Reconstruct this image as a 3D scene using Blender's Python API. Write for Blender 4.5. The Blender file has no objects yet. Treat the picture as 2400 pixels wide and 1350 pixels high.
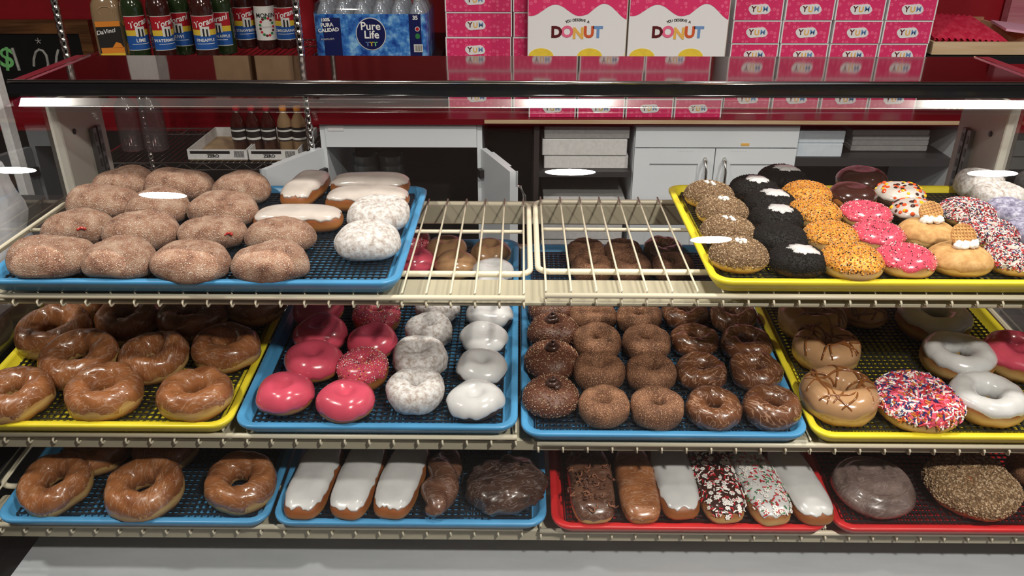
import bpy, math, random
from mathutils import Vector, Matrix, noise

# ------------------------------------------------------------------ camera, world, lights
SC = bpy.context.scene
COL = SC.collection
F = 1920.0
PITCH = math.radians(26.2)
YAW = math.radians(0.59)
CAM = Vector((0.0, 0.0, 1.65))
camd = bpy.data.cameras.new('camera')
camd.sensor_width = 36.0
camd.lens = 36.0 * F / 2400.0
camd.clip_start = 0.02
cam = bpy.data.objects.new('camera', camd)
cam.location = CAM
cam.rotation_euler = (math.pi / 2 - PITCH, 0, YAW)
COL.objects.link(cam)
SC.camera = cam
ROT = Matrix.Rotation(YAW, 3, 'Z') @ Matrix.Rotation(math.pi / 2 - PITCH, 3, 'X')

world = bpy.data.worlds.new('daylight')
SC.world = world
world.use_nodes = True
wb = world.node_tree.nodes['Background']
wb.inputs[0].default_value = (0.78, 0.88, 1.0, 1)
wb.inputs[1].default_value = 0.36

SC.view_settings.view_transform = 'Standard'
SC.view_settings.look = 'None'
SC.view_settings.gamma = 1.0
SC.view_settings.use_curve_mapping = False
SC.view_settings.exposure = 0.0

LIGHTS = [(-1.74, 1.26), (0.17, 1.26), (1.60, 1.26),
          (-1.28, 0.60), (0.80, -0.30)]
CEIL = 2.75
for i, (lx, ly) in enumerate(LIGHTS):
    ld = bpy.data.lights.new('downlight_lamp', 'AREA')
    ld.shape = 'DISK'
    ld.size = 0.17
    ld.energy = (11, 21, 28, 22, 60)[i]
    ld.color = (1.0, 0.93, 0.83)
    ld.spread = math.radians(150)
    lo = bpy.data.objects.new('downlight_lamp', ld)
    lo.location = (lx, ly, CEIL - 0.012)
    COL.objects.link(lo)


def ray(u, v):
    return ROT @ Vector(((u - 1200) / F, -(v - 675) / F, -1.0))


def PY(u, v, Y):
    d = ray(u, v)
    return CAM + d * ((Y - CAM.y) / d.y)


def PZ(u, v, z):
    d = ray(u, v)
    return CAM + d * ((z - CAM.z) / d.z)


def on_plane(u, v, Y0, z0, ta):
    # plane z = z0 + (Y-Y0)*ta
    d = ray(u, v)
    t = (z0 - Y0 * ta - CAM.z + CAM.y * ta) / (d.z - d.y * ta)
    return CAM + d * t


def pxm(p):
    # pixels per metre at a point
    l = ROT.transposed() @ (p - CAM)
    return F / (-l.z)


# ------------------------------------------------------------------ materials
MATS = {}


def new_mat(name):
    m = bpy.data.materials.new(name)
    m.use_nodes = True
    nt = m.node_tree
    b = nt.nodes['Principled BSDF']
    MATS[name] = m
    return m, nt, b


def node(nt, t, **kw):
    n = nt.nodes.new(t)
    for k, v in kw.items():
        if k.startswith('i_'):
            key = k[2:]
            n.inputs[int(key) if key.isdigit() else key.replace('_', ' ')].default_value = v
        else:
            setattr(n, k, v)
    return n


def link(nt, a, b):
    nt.links.new(a, b)


def coords(nt, scale=1.0):
    tc = node(nt, 'ShaderNodeTexCoord')
    mp = node(nt, 'ShaderNodeMapping')
    mp.inputs['Scale'].default_value = (scale, scale, scale) if not hasattr(scale, '__len__') else scale
    link(nt, tc.outputs['Object'], mp.inputs['Vector'])
    # each copy gets its own offset
    oi = node(nt, 'ShaderNodeObjectInfo')
    mul = node(nt, 'ShaderNodeMath', operation='MULTIPLY', i_1=37.0)
    link(nt, oi.outputs['Random'], mul.inputs[0])
    cmb = node(nt, 'ShaderNodeCombineXYZ')
    for k in range(3):
        link(nt, mul.outputs[0], cmb.inputs[k])
    link(nt, cmb.outputs[0], mp.inputs['Location'])
    return mp.outputs[0]


def ramp(nt, fac, stops):
    r = node(nt, 'ShaderNodeValToRGB')
    el = r.color_ramp.elements
    while len(el) < len(stops):
        el.new(0.5)
    for e, (p, c) in zip(el, stops):
        e.position = p
        e.color = (*c, 1)
    link(nt, fac, r.inputs[0])
    return r.outputs[0]


def bump(nt, b, fac, strength=0.3, dist=0.002):
    bm = node(nt, 'ShaderNodeBump')
    bm.inputs['Strength'].default_value = strength
    bm.inputs['Distance'].default_value = dist
    link(nt, fac, bm.inputs['Height'])
    link(nt, bm.outputs[0], b.inputs['Normal'])


def plain(name, col, rough=0.5, metal=0.0, coat=0.0, spec=0.5, trans=0.0, alpha=1.0, noise_amt=0.0, noise_scale=60):
    m, nt, b = new_mat(name)
    b.inputs['Base Color'].default_value = (*col, 1)
    b.inputs['Roughness'].default_value = rough
    b.inputs['Metallic'].default_value = metal
    b.inputs['Coat Weight'].default_value = coat
    b.inputs['Coat Roughness'].default_value = 0.08
    b.inputs['Specular IOR Level'].default_value = spec
    b.inputs['Transmission Weight'].default_value = trans
    if noise_amt > 0:
        v = coords(nt, noise_scale)
        n = node(nt, 'ShaderNodeTexNoise', i_Detail=4.0)
        n.inputs['Scale'].default_value = 1.0
        link(nt, v, n.inputs['Vector'])
        lo = tuple(max(0, c * (1 - noise_amt)) for c in col)
        hi = tuple(min(1, c * (1 + noise_amt)) for c in col)
        link(nt, ramp(nt, n.outputs[0], [(0.3, lo), (0.7, hi)]), b.inputs['Base Color'])
    return m


def mottled(name, stops, scale=40, detail=6, rough=0.5, coat=0.0, bstr=0.3, bdist=0.002, dist=0.0, bscale=None, fine=None):
    m, nt, b = new_mat(name)
    v = coords(nt, scale)
    n = node(nt, 'ShaderNodeTexNoise', i_Detail=float(detail))
    n.inputs['Scale'].default_value = 1.0
    n.inputs['Roughness'].default_value = 0.65
    n.inputs['Distortion'].default_value = dist
    link(nt, v, n.inputs['Vector'])
    colr = ramp(nt, n.outputs[0], stops)
    h = n.outputs[0]
    if fine:
        fs, fc, th = fine
        v2 = coords(nt, fs)
        n2 = node(nt, 'ShaderNodeTexNoise', i_Detail=2.0)
        n2.inputs['Scale'].default_value = 1.0
        link(nt, v2, n2.inputs['Vector'])
        fr = ramp(nt, n2.outputs[0], [(th, (0, 0, 0)), (th + 0.06, (1, 1, 1))])
        mx = node(nt, 'ShaderNodeMix', data_type='RGBA')
        link(nt, fr, mx.inputs['Factor'])
        link(nt, colr, mx.inputs['A'])
        mx.inputs['B'].default_value = (*fc, 1)
        colr = mx.outputs['Result']
        h = n2.outputs[0]
    link(nt, colr, b.inputs['Base Color'])
    b.inputs['Roughness'].default_value = rough
    b.inputs['Coat Weight'].default_value = coat
    b.inputs['Coat Roughness'].default_value = 0.1
    if bstr:
        bump(nt, b, h, bstr, bdist)
    return m


def dough_mat(name, brown, pale, lo, hi):
    # fried dough: brown with the pale proof line round the middle (height in the donut's own space)
    m, nt, b = new_mat(name)
    tc = node(nt, 'ShaderNodeTexCoord')
    sp = node(nt, 'ShaderNodeSeparateXYZ')
    link(nt, tc.outputs['Object'], sp.inputs[0])
    v = coords(nt, 45)
    n = node(nt, 'ShaderNodeTexNoise', i_Detail=5.0)
    n.inputs['Scale'].default_value = 1.0
    link(nt, v, n.inputs['Vector'])
    nm = node(nt, 'ShaderNodeMath', operation='MULTIPLY_ADD', i_1=0.008, i_2=-0.004)
    link(nt, n.outputs[0], nm.inputs[0])
    ad = node(nt, 'ShaderNodeMath', operation='ADD')
    link(nt, sp.outputs['Z'], ad.inputs[0])
    link(nt, nm.outputs[0], ad.inputs[1])
    mr = node(nt, 'ShaderNodeMapRange')
    mr.inputs['From Min'].default_value = 0.0
    mr.inputs['From Max'].default_value = 0.04
    link(nt, ad.outputs[0], mr.inputs['Value'])
    mid = 0.5 * (lo + hi)
    c = ramp(nt, mr.outputs[0], [(max(0, lo - 0.12), brown), (lo, tuple(x * .6 + y * .4 for x, y in zip(pale, brown))), (mid, pale), (hi, tuple(x * .6 + y * .4 for x, y in zip(pale, brown))), (hi + 0.14, brown)])
    link(nt, c, b.inputs['Base Color'])
    b.inputs['Roughness'].default_value = 0.45
    bump(nt, b, n.outputs[0], 0.25, 0.002)
    return m


dough_mat('dough', (0.28, 0.10, 0.028), (0.60, 0.39, 0.15), 0.28, 0.5)
dough_mat('dough_dark', (0.25, 0.075, 0.018), (0.42, 0.17, 0.045), 0.3, 0.45)
plain('cake_dark', (0.045, 0.017, 0.009), 0.7, noise_amt=0.5)


def glaze_mat(name, base, dark, streak, amt):
    m, nt, b = new_mat(name)
    v = coords(nt, 30)
    n = node(nt, 'ShaderNodeTexNoise', i_Detail=5.0)
    n.inputs['Scale'].default_value = 1.0
    link(nt, v, n.inputs['Vector'])
    c = ramp(nt, n.outputs[0], [(0.3, dark), (0.68, base)])
    v2 = coords(nt, (16, 60, 30))
    n2 = node(nt, 'ShaderNodeTexNoise', i_Detail=3.0)
    n2.inputs['Scale'].default_value = 1.6
    n2.inputs['Distortion'].default_value = 1.2
    link(nt, v2, n2.inputs['Vector'])
    s = ramp(nt, n2.outputs[0], [(0.48, (0, 0, 0)), (0.51, (amt, amt, amt)), (0.54, (0, 0, 0))])
    mx = node(nt, 'ShaderNodeMix', data_type='RGBA')
    link(nt, s, mx.inputs['Factor'])
    link(nt, c, mx.inputs['A'])
    mx.inputs['B'].default_value = (*streak, 1)
    link(nt, mx.outputs['Result'], b.inputs['Base Color'])
    b.inputs['Roughness'].default_value = 0.32
    b.inputs['Coat Weight'].default_value = 0.8
    b.inputs['Coat Roughness'].default_value = 0.12
    bump(nt, b, n2.outputs[0], 0.35, 0.002)
    return m


glaze_mat('glaze', (0.37, 0.145, 0.052), (0.21, 0.068, 0.022), (0.58, 0.40, 0.29), 0.5)
glaze_mat('choc_glaze', (0.16, 0.058, 0.022), (0.075, 0.026, 0.011), (0.5, 0.3, 0.2), 0.75)
glaze_mat('fritter_glaze', (0.075, 0.038, 0.026), (0.022, 0.010, 0.008), (0.3, 0.25, 0.24), 0.5)
glaze_mat('roll_glaze', (0.22, 0.16, 0.145), (0.11, 0.075, 0.066), (0.42, 0.33, 0.3), 0.4)
glaze_mat('twist_glaze', (0.16, 0.07, 0.04), (0.07, 0.028, 0.016), (0.4, 0.28, 0.22), 0.4)


def icing(name, col, rough=0.22, var=0.1):
    m = plain(name, col, rough, coat=0.5, noise_amt=var, noise_scale=25)
    nt = m.node_tree
    b = nt.nodes['Principled BSDF']
    v = coords(nt, 35)
    n = node(nt, 'ShaderNodeTexNoise', i_Detail=2.0)
    n.inputs['Scale'].default_value = 1.0
    link(nt, v, n.inputs['Vector'])
    bump(nt, b, n.outputs[0], 0.25, 0.004)
    return m


icing('pink_icing', (0.60, 0.075, 0.125))
icing('white_icing', (0.57, 0.57, 0.575))
icing('cream_icing', (0.57, 0.51, 0.47))
icing('maple_icing', (0.42, 0.24, 0.12))
icing('choc_icing', (0.045, 0.014, 0.010), 0.16)
icing('grey_icing', (0.55, 0.50, 0.46))
icing('caramel', (0.22, 0.075, 0.018), 0.2)
icing('swirl_choc', (0.05, 0.02, 0.014), 0.3)
plain('whipped', (0.85, 0.82, 0.76), 0.6, noise_amt=0.06)
mottled('sugar_coat', [(0.32, (0.15, 0.058, 0.032)), (0.48, (0.33, 0.17, 0.105)), (0.70, (0.53, 0.37, 0.27))], 38, 8, 0.8, bstr=0.9, bdist=0.004, fine=(620, (0.78, 0.69, 0.62), 0.60))
mottled('powder_coat', [(0.32, (0.30, 0.22, 0.18)), (0.46, (0.50, 0.46, 0.44)), (0.60, (0.68, 0.67, 0.67))], 130, 8, 0.9, bstr=0.6, bdist=0.002)
mottled('blue_powder', [(0.33, (0.10, 0.09, 0.15)), (0.5, (0.26, 0.25, 0.36)), (0.66, (0.5, 0.5, 0.6))], 120, 6, 0.9, bstr=0.4)
mottled('cinnamon_coat', [(0.3, (0.07, 0.026, 0.011)), (0.5, (0.15, 0.060, 0.027)), (0.7, (0.26, 0.12, 0.06))], 40, 6, 0.75, bstr=0.6, bdist=0.003, fine=(560, (0.46, 0.25, 0.14), 0.56))
mottled('graham_coat', [(0.3, (0.34, 0.17, 0.05)), (0.5, (0.5, 0.28, 0.10)), (0.7, (0.62, 0.40, 0.17))], 70, 7, 0.8, bstr=0.5, bdist=0.002)
plain('jam', (0.42, 0.02, 0.015), 0.2, coat=0.5)
plain('bit_white', (0.85, 0.82, 0.78), 0.5)
plain('bit_black', (0.006, 0.005, 0.005), 0.7, spec=0.25)
plain('bit_cookie', (0.014, 0.009, 0.007), 0.8, spec=0.25)
plain('bit_tan', (0.30, 0.185, 0.095), 0.8)
plain('bit_lighttan', (0.50, 0.37, 0.24), 0.8)
plain('bit_olive', (0.15, 0.085, 0.04), 0.8)
plain('bit_orange', (0.55, 0.17, 0.015), 0.6)
plain('bit_amber', (0.64, 0.28, 0.03), 0.6)
plain('bit_red', (0.55, 0.02, 0.03), 0.4)
plain('bit_pink', (0.85, 0.15, 0.25), 0.4)
plain('bit_blue', (0.025, 0.03, 0.14), 0.4)
plain('bit_yellow', (0.85, 0.6, 0.06), 0.4)
plain('bit_brown', (0.10, 0.032, 0.016), 0.5)
plain('bit_midbrown', (0.23, 0.09, 0.045), 0.6)
plain('bit_green', (0.03, 0.2, 0.06), 0.4)
plain('candy_orange', (0.75, 0.09, 0.02), 0.15, coat=0.6)
plain('candy_yellow', (0.85, 0.48, 0.02), 0.15, coat=0.6)
plain('candy_brown', (0.05, 0.018, 0.014), 0.15, coat=0.6)
mottled('waffle', [(0.35, (0.42, 0.19, 0.05)), (0.65, (0.62, 0.34, 0.11))], 60, 4, 0.6)

plain('tray_blue', (0.07, 0.29, 0.55), 0.32, noise_amt=0.12, noise_scale=12)
plain('tray_yellow', (0.78, 0.66, 0.035), 0.32, noise_amt=0.1, noise_scale=12)
plain('tray_red', (0.55, 0.018, 0.022), 0.3, noise_amt=0.12, noise_scale=12)
plain('rack_wire', (0.015, 0.017, 0.02), 0.25, coat=0.4)
plain('cream_wire', (0.74, 0.68, 0.53), 0.35)
plain('cream_beam_shaded', (0.42, 0.385, 0.285), 0.4, noise_amt=0.06, noise_scale=8)  # cream darkened, the beams' shading put into the colour
mottled('deck_grey', [(0.3, (0.42, 0.45, 0.49)), (0.7, (0.54, 0.56, 0.60))], (3, 14, 14), 5, 0.35, bstr=0.05)
plain('melamine', (0.62, 0.60, 0.54), 0.4, noise_amt=0.05, noise_scale=5)
plain('steel_standard', (0.16, 0.16, 0.16), 0.35, metal=0.6)
plain('black', (0.008, 0.008, 0.009), 0.4)
plain('black_gloss', (0.006, 0.006, 0.007), 0.12, coat=0.6)
plain('chrome', (0.85, 0.84, 0.82), 0.12, metal=1.0)
plain('aluminium', (0.8, 0.77, 0.72), 0.25, metal=1.0)
plain('steel_top', (0.50, 0.42, 0.40), 0.05, metal=1.0)
plain('worktop_reflected_red', (0.16, 0.006, 0.012), 0.35)  # worktop colour carries the red wall's reflection seen over it
plain('red_trim', (0.12, 0.012, 0.02), 0.3)
plain('wall_red', (0.40, 0.007, 0.018), 0.55, noise_amt=0.08, noise_scale=3)
plain('wall_black', (0.012, 0.011, 0.012), 0.5)
plain('wall_grey', (0.30, 0.27, 0.26), 0.8)
plain('ceiling_white', (0.55, 0.53, 0.50), 0.8)
mottled('floor_tile', [(0.3, (0.10, 0.09, 0.085)), (0.7, (0.17, 0.155, 0.15))], 4, 4, 0.4, bstr=0.05)
plain('cabinet_white', (0.74, 0.79, 0.84), 0.35, noise_amt=0.03, noise_scale=4)
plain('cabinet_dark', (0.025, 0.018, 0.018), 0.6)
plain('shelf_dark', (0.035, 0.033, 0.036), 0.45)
plain('paper_white', (0.66, 0.66, 0.66), 0.7, noise_amt=0.08, noise_scale=90)
plain('paper_cool', (0.62, 0.70, 0.78), 0.6, noise_amt=0.04)
plain('card_white', (0.80, 0.80, 0.82), 0.5)
plain('kraft', (0.38, 0.26, 0.15), 0.75, noise_amt=0.12, noise_scale=25)
plain('lettering_white', (0.9, 0.9, 0.9), 0.5)
plain('lettering_black', (0.015, 0.012, 0.012), 0.5)
plain('lettering_maroon', (0.10, 0.008, 0.012), 0.4)
plain('lettering_pink', (0.80, 0.14, 0.27), 0.4)
plain('lettering_gold', (0.80, 0.46, 0.10), 0.4)
plain('lettering_orange', (0.62, 0.10, 0.03), 0.4)
plain('lettering_blue', (0.16, 0.30, 0.58), 0.4)
plain('lettering_grey', (0.5, 0.5, 0.52), 0.6)
plain('chalk_green', (0.25, 0.75, 0.25), 0.9, noise_amt=0.2)
plain('chalk_white', (0.55, 0.55, 0.52), 0.9, noise_amt=0.25)
plain('scallop_yellow', (0.80, 0.58, 0.05), 0.5, noise_amt=0.08)
plain('label_red', (0.42, 0.012, 0.022), 0.35)
plain('label_yellow', (0.75, 0.52, 0.05), 0.35)
plain('label_blue', (0.02, 0.10, 0.38), 0.35)
plain('label_white', (0.72, 0.72, 0.70), 0.4)
plain('label_orange', (0.75, 0.25, 0.03), 0.4)
plain('cap_white', (0.75, 0.74, 0.75), 0.4)
plain('film_navy', (0.01, 0.015, 0.09), 0.2, coat=0.4)
mottled('film_blue', [(0.36, (0.01, 0.05, 0.30)), (0.5, (0.05, 0.22, 0.62)), (0.66, (0.30, 0.58, 0.85))], 26, 6, 0.18, coat=0.7, bstr=0.4, bdist=0.004)
plain('orange_liner', (0.62, 0.10, 0.03), 0.6)
plain('liner_pink', (0.80, 0.45, 0.62), 0.6)
mottled('liner_red', [(0.4, (0.62, 0.02, 0.07)), (0.6, (0.75, 0.06, 0.12))], 30, 3, 0.5)
plain('syrup_dark', (0.045, 0.012, 0.010), 0.06, coat=0.8)
plain('syrup_green', (0.02, 0.035, 0.012), 0.06, coat=0.8)
plain('syrup_tan', (0.30, 0.20, 0.11), 0.10, coat=0.8)
plain('bottle_water', (0.34, 0.38, 0.44), 0.1, coat=0.8)
plain('bag_plastic', (0.50, 0.50, 0.54), 0.25, coat=0.5, noise_amt=0.3, noise_scale=14)


def wood_mat(name, a, bcol):
    m, nt, b = new_mat(name)
    v = coords(nt, (3, 40, 40))
    n = node(nt, 'ShaderNodeTexNoise', i_Detail=6.0)
    n.inputs['Scale'].default_value = 1.0
    n.inputs['Distortion'].default_value = 1.0
    link(nt, v, n.inputs['Vector'])
    link(nt, ramp(nt, n.outputs[0], [(0.35, a), (0.65, bcol)]), b.inputs['Base Color'])
    b.inputs['Roughness'].default_value = 0.5
    return m


wood_mat('wood_frame', (0.09, 0.032, 0.010), (0.23, 0.095, 0.03))
wood_mat('wood_light', (0.55, 0.38, 0.22), (0.68, 0.52, 0.34))
wood_mat('wood_red', (0.42, 0.16, 0.10), (0.55, 0.25, 0.15))
wood_mat('pink_wood', (0.55, 0.16, 0.22), (0.68, 0.28, 0.33))


def box_print():
    # pink card printed with little ring donuts
    m, nt, b = new_mat('pink_print')
    tc = node(nt, 'ShaderNodeTexCoord')
    mp = node(nt, 'ShaderNodeMapping')
    mp.inputs['Scale'].default_value = (62, 0.01, 62)
    link(nt, tc.outputs['Object'], mp.inputs['Vector'])
    vo = node(nt, 'ShaderNodeTexVoronoi')
    vo.inputs['Scale'].default_value = 1.0
    vo.inputs['Randomness'].default_value = 0.55
    link(nt, mp.outputs[0], vo.inputs['Vector'])
    c = ramp(nt, vo.outputs['Distance'], [(0.0, (0.72, 0.035, 0.155)), (0.13, (0.72, 0.035, 0.155)), (0.18, (0.84, 0.12, 0.26)), (0.33, (0.84, 0.12, 0.26)), (0.38, (0.72, 0.035, 0.155))])
    link(nt, c, b.inputs['Base Color'])
    b.inputs['Roughness'].default_value = 0.4


box_print()


def glass_mat(name, tint=(0.97, 0.98, 0.98), ior=1.5, rough=0.0, haze=0.0):
    m = bpy.data.materials.new(name)
    m.use_nodes = True
    nt = m.node_tree
    nt.nodes.clear()
    out = node(nt, 'ShaderNodeOutputMaterial')
    tr = node(nt, 'ShaderNodeBsdfTransparent')
    tr.inputs[0].default_value = (*tint, 1)
    gl = node(nt, 'ShaderNodeBsdfGlossy')
    gl.inputs['Roughness'].default_value = rough
    gl.inputs[0].default_value = (1, 1, 1, 1)
    # Schlick reflectance that is the same from both sides of the pane
    ge = node(nt, 'ShaderNodeNewGeometry')
    dt = node(nt, 'ShaderNodeVectorMath', operation='DOT_PRODUCT')
    link(nt, ge.outputs['Normal'], dt.inputs[0])
    link(nt, ge.outputs['Incoming'], dt.inputs[1])
    ab = node(nt, 'ShaderNodeMath', operation='ABSOLUTE')
    link(nt, dt.outputs['Value'], ab.inputs[0])
    om = node(nt, 'ShaderNodeMath', operation='SUBTRACT', i_0=1.0)
    link(nt, ab.outputs[0], om.inputs[1])
    pw = node(nt, 'ShaderNodeMath', operation='POWER', i_1=4.0)
    link(nt, om.outputs[0], pw.inputs[0])
    f0 = 2 * ((ior - 1) / (ior + 1)) ** 2
    ma = node(nt, 'ShaderNodeMath', operation='MULTIPLY_ADD', i_1=1 - f0, i_2=f0)
    link(nt, pw.outputs[0], ma.inputs[0])
    mx = node(nt, 'ShaderNodeMixShader')
    link(nt, ma.outputs[0], mx.inputs[0])
    link(nt, tr.outputs[0], mx.inputs[1])
    link(nt, gl.outputs[0], mx.inputs[2])
    last = mx.outputs[0]
    if haze:
        df = node(nt, 'ShaderNodeBsdfDiffuse')
        df.inputs[0].default_value = (0.8, 0.8, 0.8, 1)
        m2 = node(nt, 'ShaderNodeMixShader')
        m2.inputs[0].default_value = haze
        link(nt, last, m2.inputs[1])
        link(nt, df.outputs[0], m2.inputs[2])
        last = m2.outputs[0]
    link(nt, last, out.inputs[0])
    MATS[name] = m
    return m


glass_mat('glass', ior=1.55)
glass_mat('film_clear', (0.92, 0.93, 0.95), 1.45, 0.08, 0.03)
glass_mat('plastic_clear', (0.62, 0.5, 0.52), 1.5, 0.15, 0.05)
glass_mat('glint_acrylic', (0.92, 0.9, 0.88), 1.5, 0.14, 0.03)  # diffuse share makes the added strip read as a pale lit band
glass_mat('cup_clear', (0.75, 0.78, 0.80), 1.5, 0.08, 0.06)


# ------------------------------------------------------------------ mesh helpers
class MB:
    """collects shapes for ONE mesh"""

    def __init__(self):
        self.v, self.f, self.m = [], [], []
        self.slots = []

    def slot(self, name):
        if name not in self.slots:
            self.slots.append(name)
        return self.slots.index(name)

    def add(self, vs, fs, mat):
        o = len(self.v)
        s = self.slot(mat)
        self.v.extend([tuple(p) for p in vs])
        for f in fs:
            self.f.append(tuple(i + o for i in f))
            self.m.append(s)

    def box(self, c, s, mat, rot=None):
        x, y, z = s[0] / 2, s[1] / 2, s[2] / 2
        vs = [Vector((sx * x, sy * y, sz * z)) for sx in (-1, 1) for sy in (-1, 1) for sz in (-1, 1)]
        if rot is not None:
            vs = [rot @ p for p in vs]
        c = Vector(c)
        self.add([p + c for p in vs], [(0, 1, 3, 2), (4, 6, 7, 5), (0, 4, 5, 1), (2, 3, 7, 6), (0, 2, 6, 4), (1, 5, 7, 3)], mat)

    def bx(self, x0, x1, y0, y1, z0, z1, mat):
        self.box(((x0 + x1) / 2, (y0 + y1) / 2, (z0 + z1) / 2), (abs(x1 - x0), abs(y1 - y0), abs(z1 - z0)), mat)

    def rbox(self, x0, x1, y0, y1, z0, z1, mat, r=0.004):
        # box with chamfered vertical and horizontal edges
        def loop(z, i):
            a, b, c, d = x0 + i, x1 - i, y0 + i, y1 - i
            return [(a + r, c, z), (b - r, c, z), (b, c + r, z), (b, d - r, z), (b - r, d, z), (a + r, d, z), (a, d - r, z), (a, c + r, z)]
        L = [loop(z0, r), loop(z0 + r, 0), loop(z1 - r, 0), loop(z1, r)]
        vs = [p for l in L for p in l]
        fs = [tuple(reversed(range(8))), tuple(range(24, 32))]
        for k in range(3):
            for j in range(8):
                fs.append((k * 8 + j, k * 8 + (j + 1) % 8, (k + 1) * 8 + (j + 1) % 8, (k + 1) * 8 + j))
        self.add(vs, fs, mat)

    def tube(self, pts, r, mat, n=8, closed=False):
        pts = [Vector(p) for p in pts]
        vs, fs = [], []
        N = len(pts)
        up = Vector((0.123, 0.31, 0.95)).normalized()
        for i, p in enumerate(pts):
            if closed:
                t = pts[(i + 1) % N] - pts[i - 1]
            else:
                t = pts[min(i + 1, N - 1)] - pts[max(i - 1, 0)]
            t.normalize()
            a = up.cross(t)
            if a.length < 0.1:
                a = Vector((1, 0, 0)).cross(t)
            a.normalize()
            b = t.cross(a)
            rr = r[i] if hasattr(r, '__len__') else r
            for k in range(n):
                an = 2 * math.pi * k / n
                vs.append(p + a * (rr * math.cos(an)) + b * (rr * math.sin(an)))
        rng = N if closed else N - 1
        for i in range(rng):
            j = (i + 1) % N
            for k in range(n):
                fs.append((i * n + k, i * n + (k + 1) % n, j * n + (k + 1) % n, j * n + k))
        if not closed:
            fs.append(tuple(reversed(range(n))))
            fs.append(tuple(range((N - 1) * n, N * n)))
        self.add(vs, fs, mat)

    def lathe(self, prof, mat, n=20, c=(0, 0, 0), rot=None):
        vs, fs = [], []
        c = Vector(c)
        for (r, z) in prof:
            for k in range(n):
                a = 2 * math.pi * k / n
                p = Vector((r * math.cos(a), r * math.sin(a), z))
                if rot is not None:
                    p = rot @ p
                vs.append(p + c)
        for i in range(len(prof) - 1):
            for k in range(n):
                fs.append((i * n + k, i * n + (k + 1) % n, (i + 1) * n + (k + 1) % n, (i + 1) * n + k))
        fs.append(tuple(reversed(range(n))))
        fs.append(tuple(range((len(prof) - 1) * n, len(prof) * n)))
        self.add(vs, fs, mat)

    def prism(self, pts, y0, y1, mat):
        # outline in x,z extruded along y
        n = len(pts)
        vs = [(p[0], y0, p[1]) for p in pts] + [(p[0], y1, p[1]) for p in pts]
        fs = [tuple(range(n)), tuple(reversed(range(n, 2 * n)))]
        for i in range(n):
            j = (i + 1) % n
            fs.append((i, i + n, j + n, j))
        self.add(vs, fs, mat)

    def mesh(self, name, smooth=False):
        me = bpy.data.meshes.new(name)
        me.from_pydata(self.v, [], self.f)
        for s in self.slots:
            me.materials.append(MATS[s])
        me.polygons.foreach_set('material_index', self.m)
        if smooth:
            me.polygons.foreach_set('use_smooth', [True] * len(self.f))
        me.update()
        return me

    def build(self, name, parent=None, smooth=False):
        return put(name, self.mesh(name, smooth), parent)


def put(name, me, parent=None):
    o = bpy.data.objects.new(name, me)
    COL.objects.link(o)
    o.parent = parent
    return o


def tag(o, label, cat=None, group=None, kind=None):
    o['label'] = label
    if cat:
        o['category'] = cat
    if group:
        o['group'] = group
    if kind:
        o['kind'] = kind
    return o


def empty(name, loc=(0, 0, 0), label=None, cat=None, group=None):
    o = bpy.data.objects.new(name, None)
    COL.objects.link(o)
    o.location = loc
    o.empty_display_size = 0.05
    if label:
        tag(o, label, cat, group)
    return o


def struct(name, mb, label=None):
    o = mb.build(name)
    o['kind'] = 'structure'
    if label:
        o['label'] = label
    return o


def text_geo(body, size=1.0, offset=0.0, shear=0.0, res=3, space=1.0):
    cu = bpy.data.curves.new('t', 'FONT')
    cu.body = body
    cu.size = size
    cu.offset = offset
    cu.shear = shear
    cu.align_x = 'CENTER'
    cu.align_y = 'CENTER'
    cu.resolution_u = res
    cu.space_character = space
    o = bpy.data.objects.new('t', cu)
    COL.objects.link(o)
    dg = bpy.context.evaluated_depsgraph_get()
    dg.update()
    me = bpy.data.meshes.new_from_object(o.evaluated_get(dg))
    vs = [(v.co.x, v.co.y) for v in me.vertices]
    fs = [tuple(p.vertices) for p in me.polygons]
    bpy.data.objects.remove(o)
    bpy.data.curves.remove(cu)
    bpy.data.meshes.remove(me)
    return vs, fs


def text_flat(mb, body, size, cx, cz, y, mat, offset=0.0, shear=0.0, rotd=0.0, sx=1.0):
    # lettering lying in the x-z plane, readable from -y
    vs, fs = text_geo(body, size, offset, shear)
    c, s = math.cos(math.radians(rotd)), math.sin(math.radians(rotd))
    mb.add([(cx + (a * sx * c - b * s), y, cz + (a * sx * s + b * c)) for a, b in vs], fs, mat)


def text_wrap(mb, body, size, r, ang0, cz, mat, offset=0.0, shear=0.0, rotd=0.0):
    vs, fs = text_geo(body, size, offset, shear)
    c, s = math.cos(math.radians(rotd)), math.sin(math.radians(rotd))
    out = []
    for a, b in vs:
        a, b = a * c - b * s, a * s + b * c
        th = ang0 + a / r
        out.append((r * math.sin(th), -r * math.cos(th), cz + b))
    mb.add(out, fs, mat)


def band(mb, r, a0, a1, z0, z1, mat, n=14):
    vs = []
    for i in range(n + 1):
        th = a0 + (a1 - a0) * i / n
        vs += [(r * math.sin(th), -r * math.cos(th), z0), (r * math.sin(th), -r * math.cos(th), z1)]
    mb.add(vs, [(2 * i, 2 * i + 2, 2 * i + 3, 2 * i + 1) for i in range(n)], mat)


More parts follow.
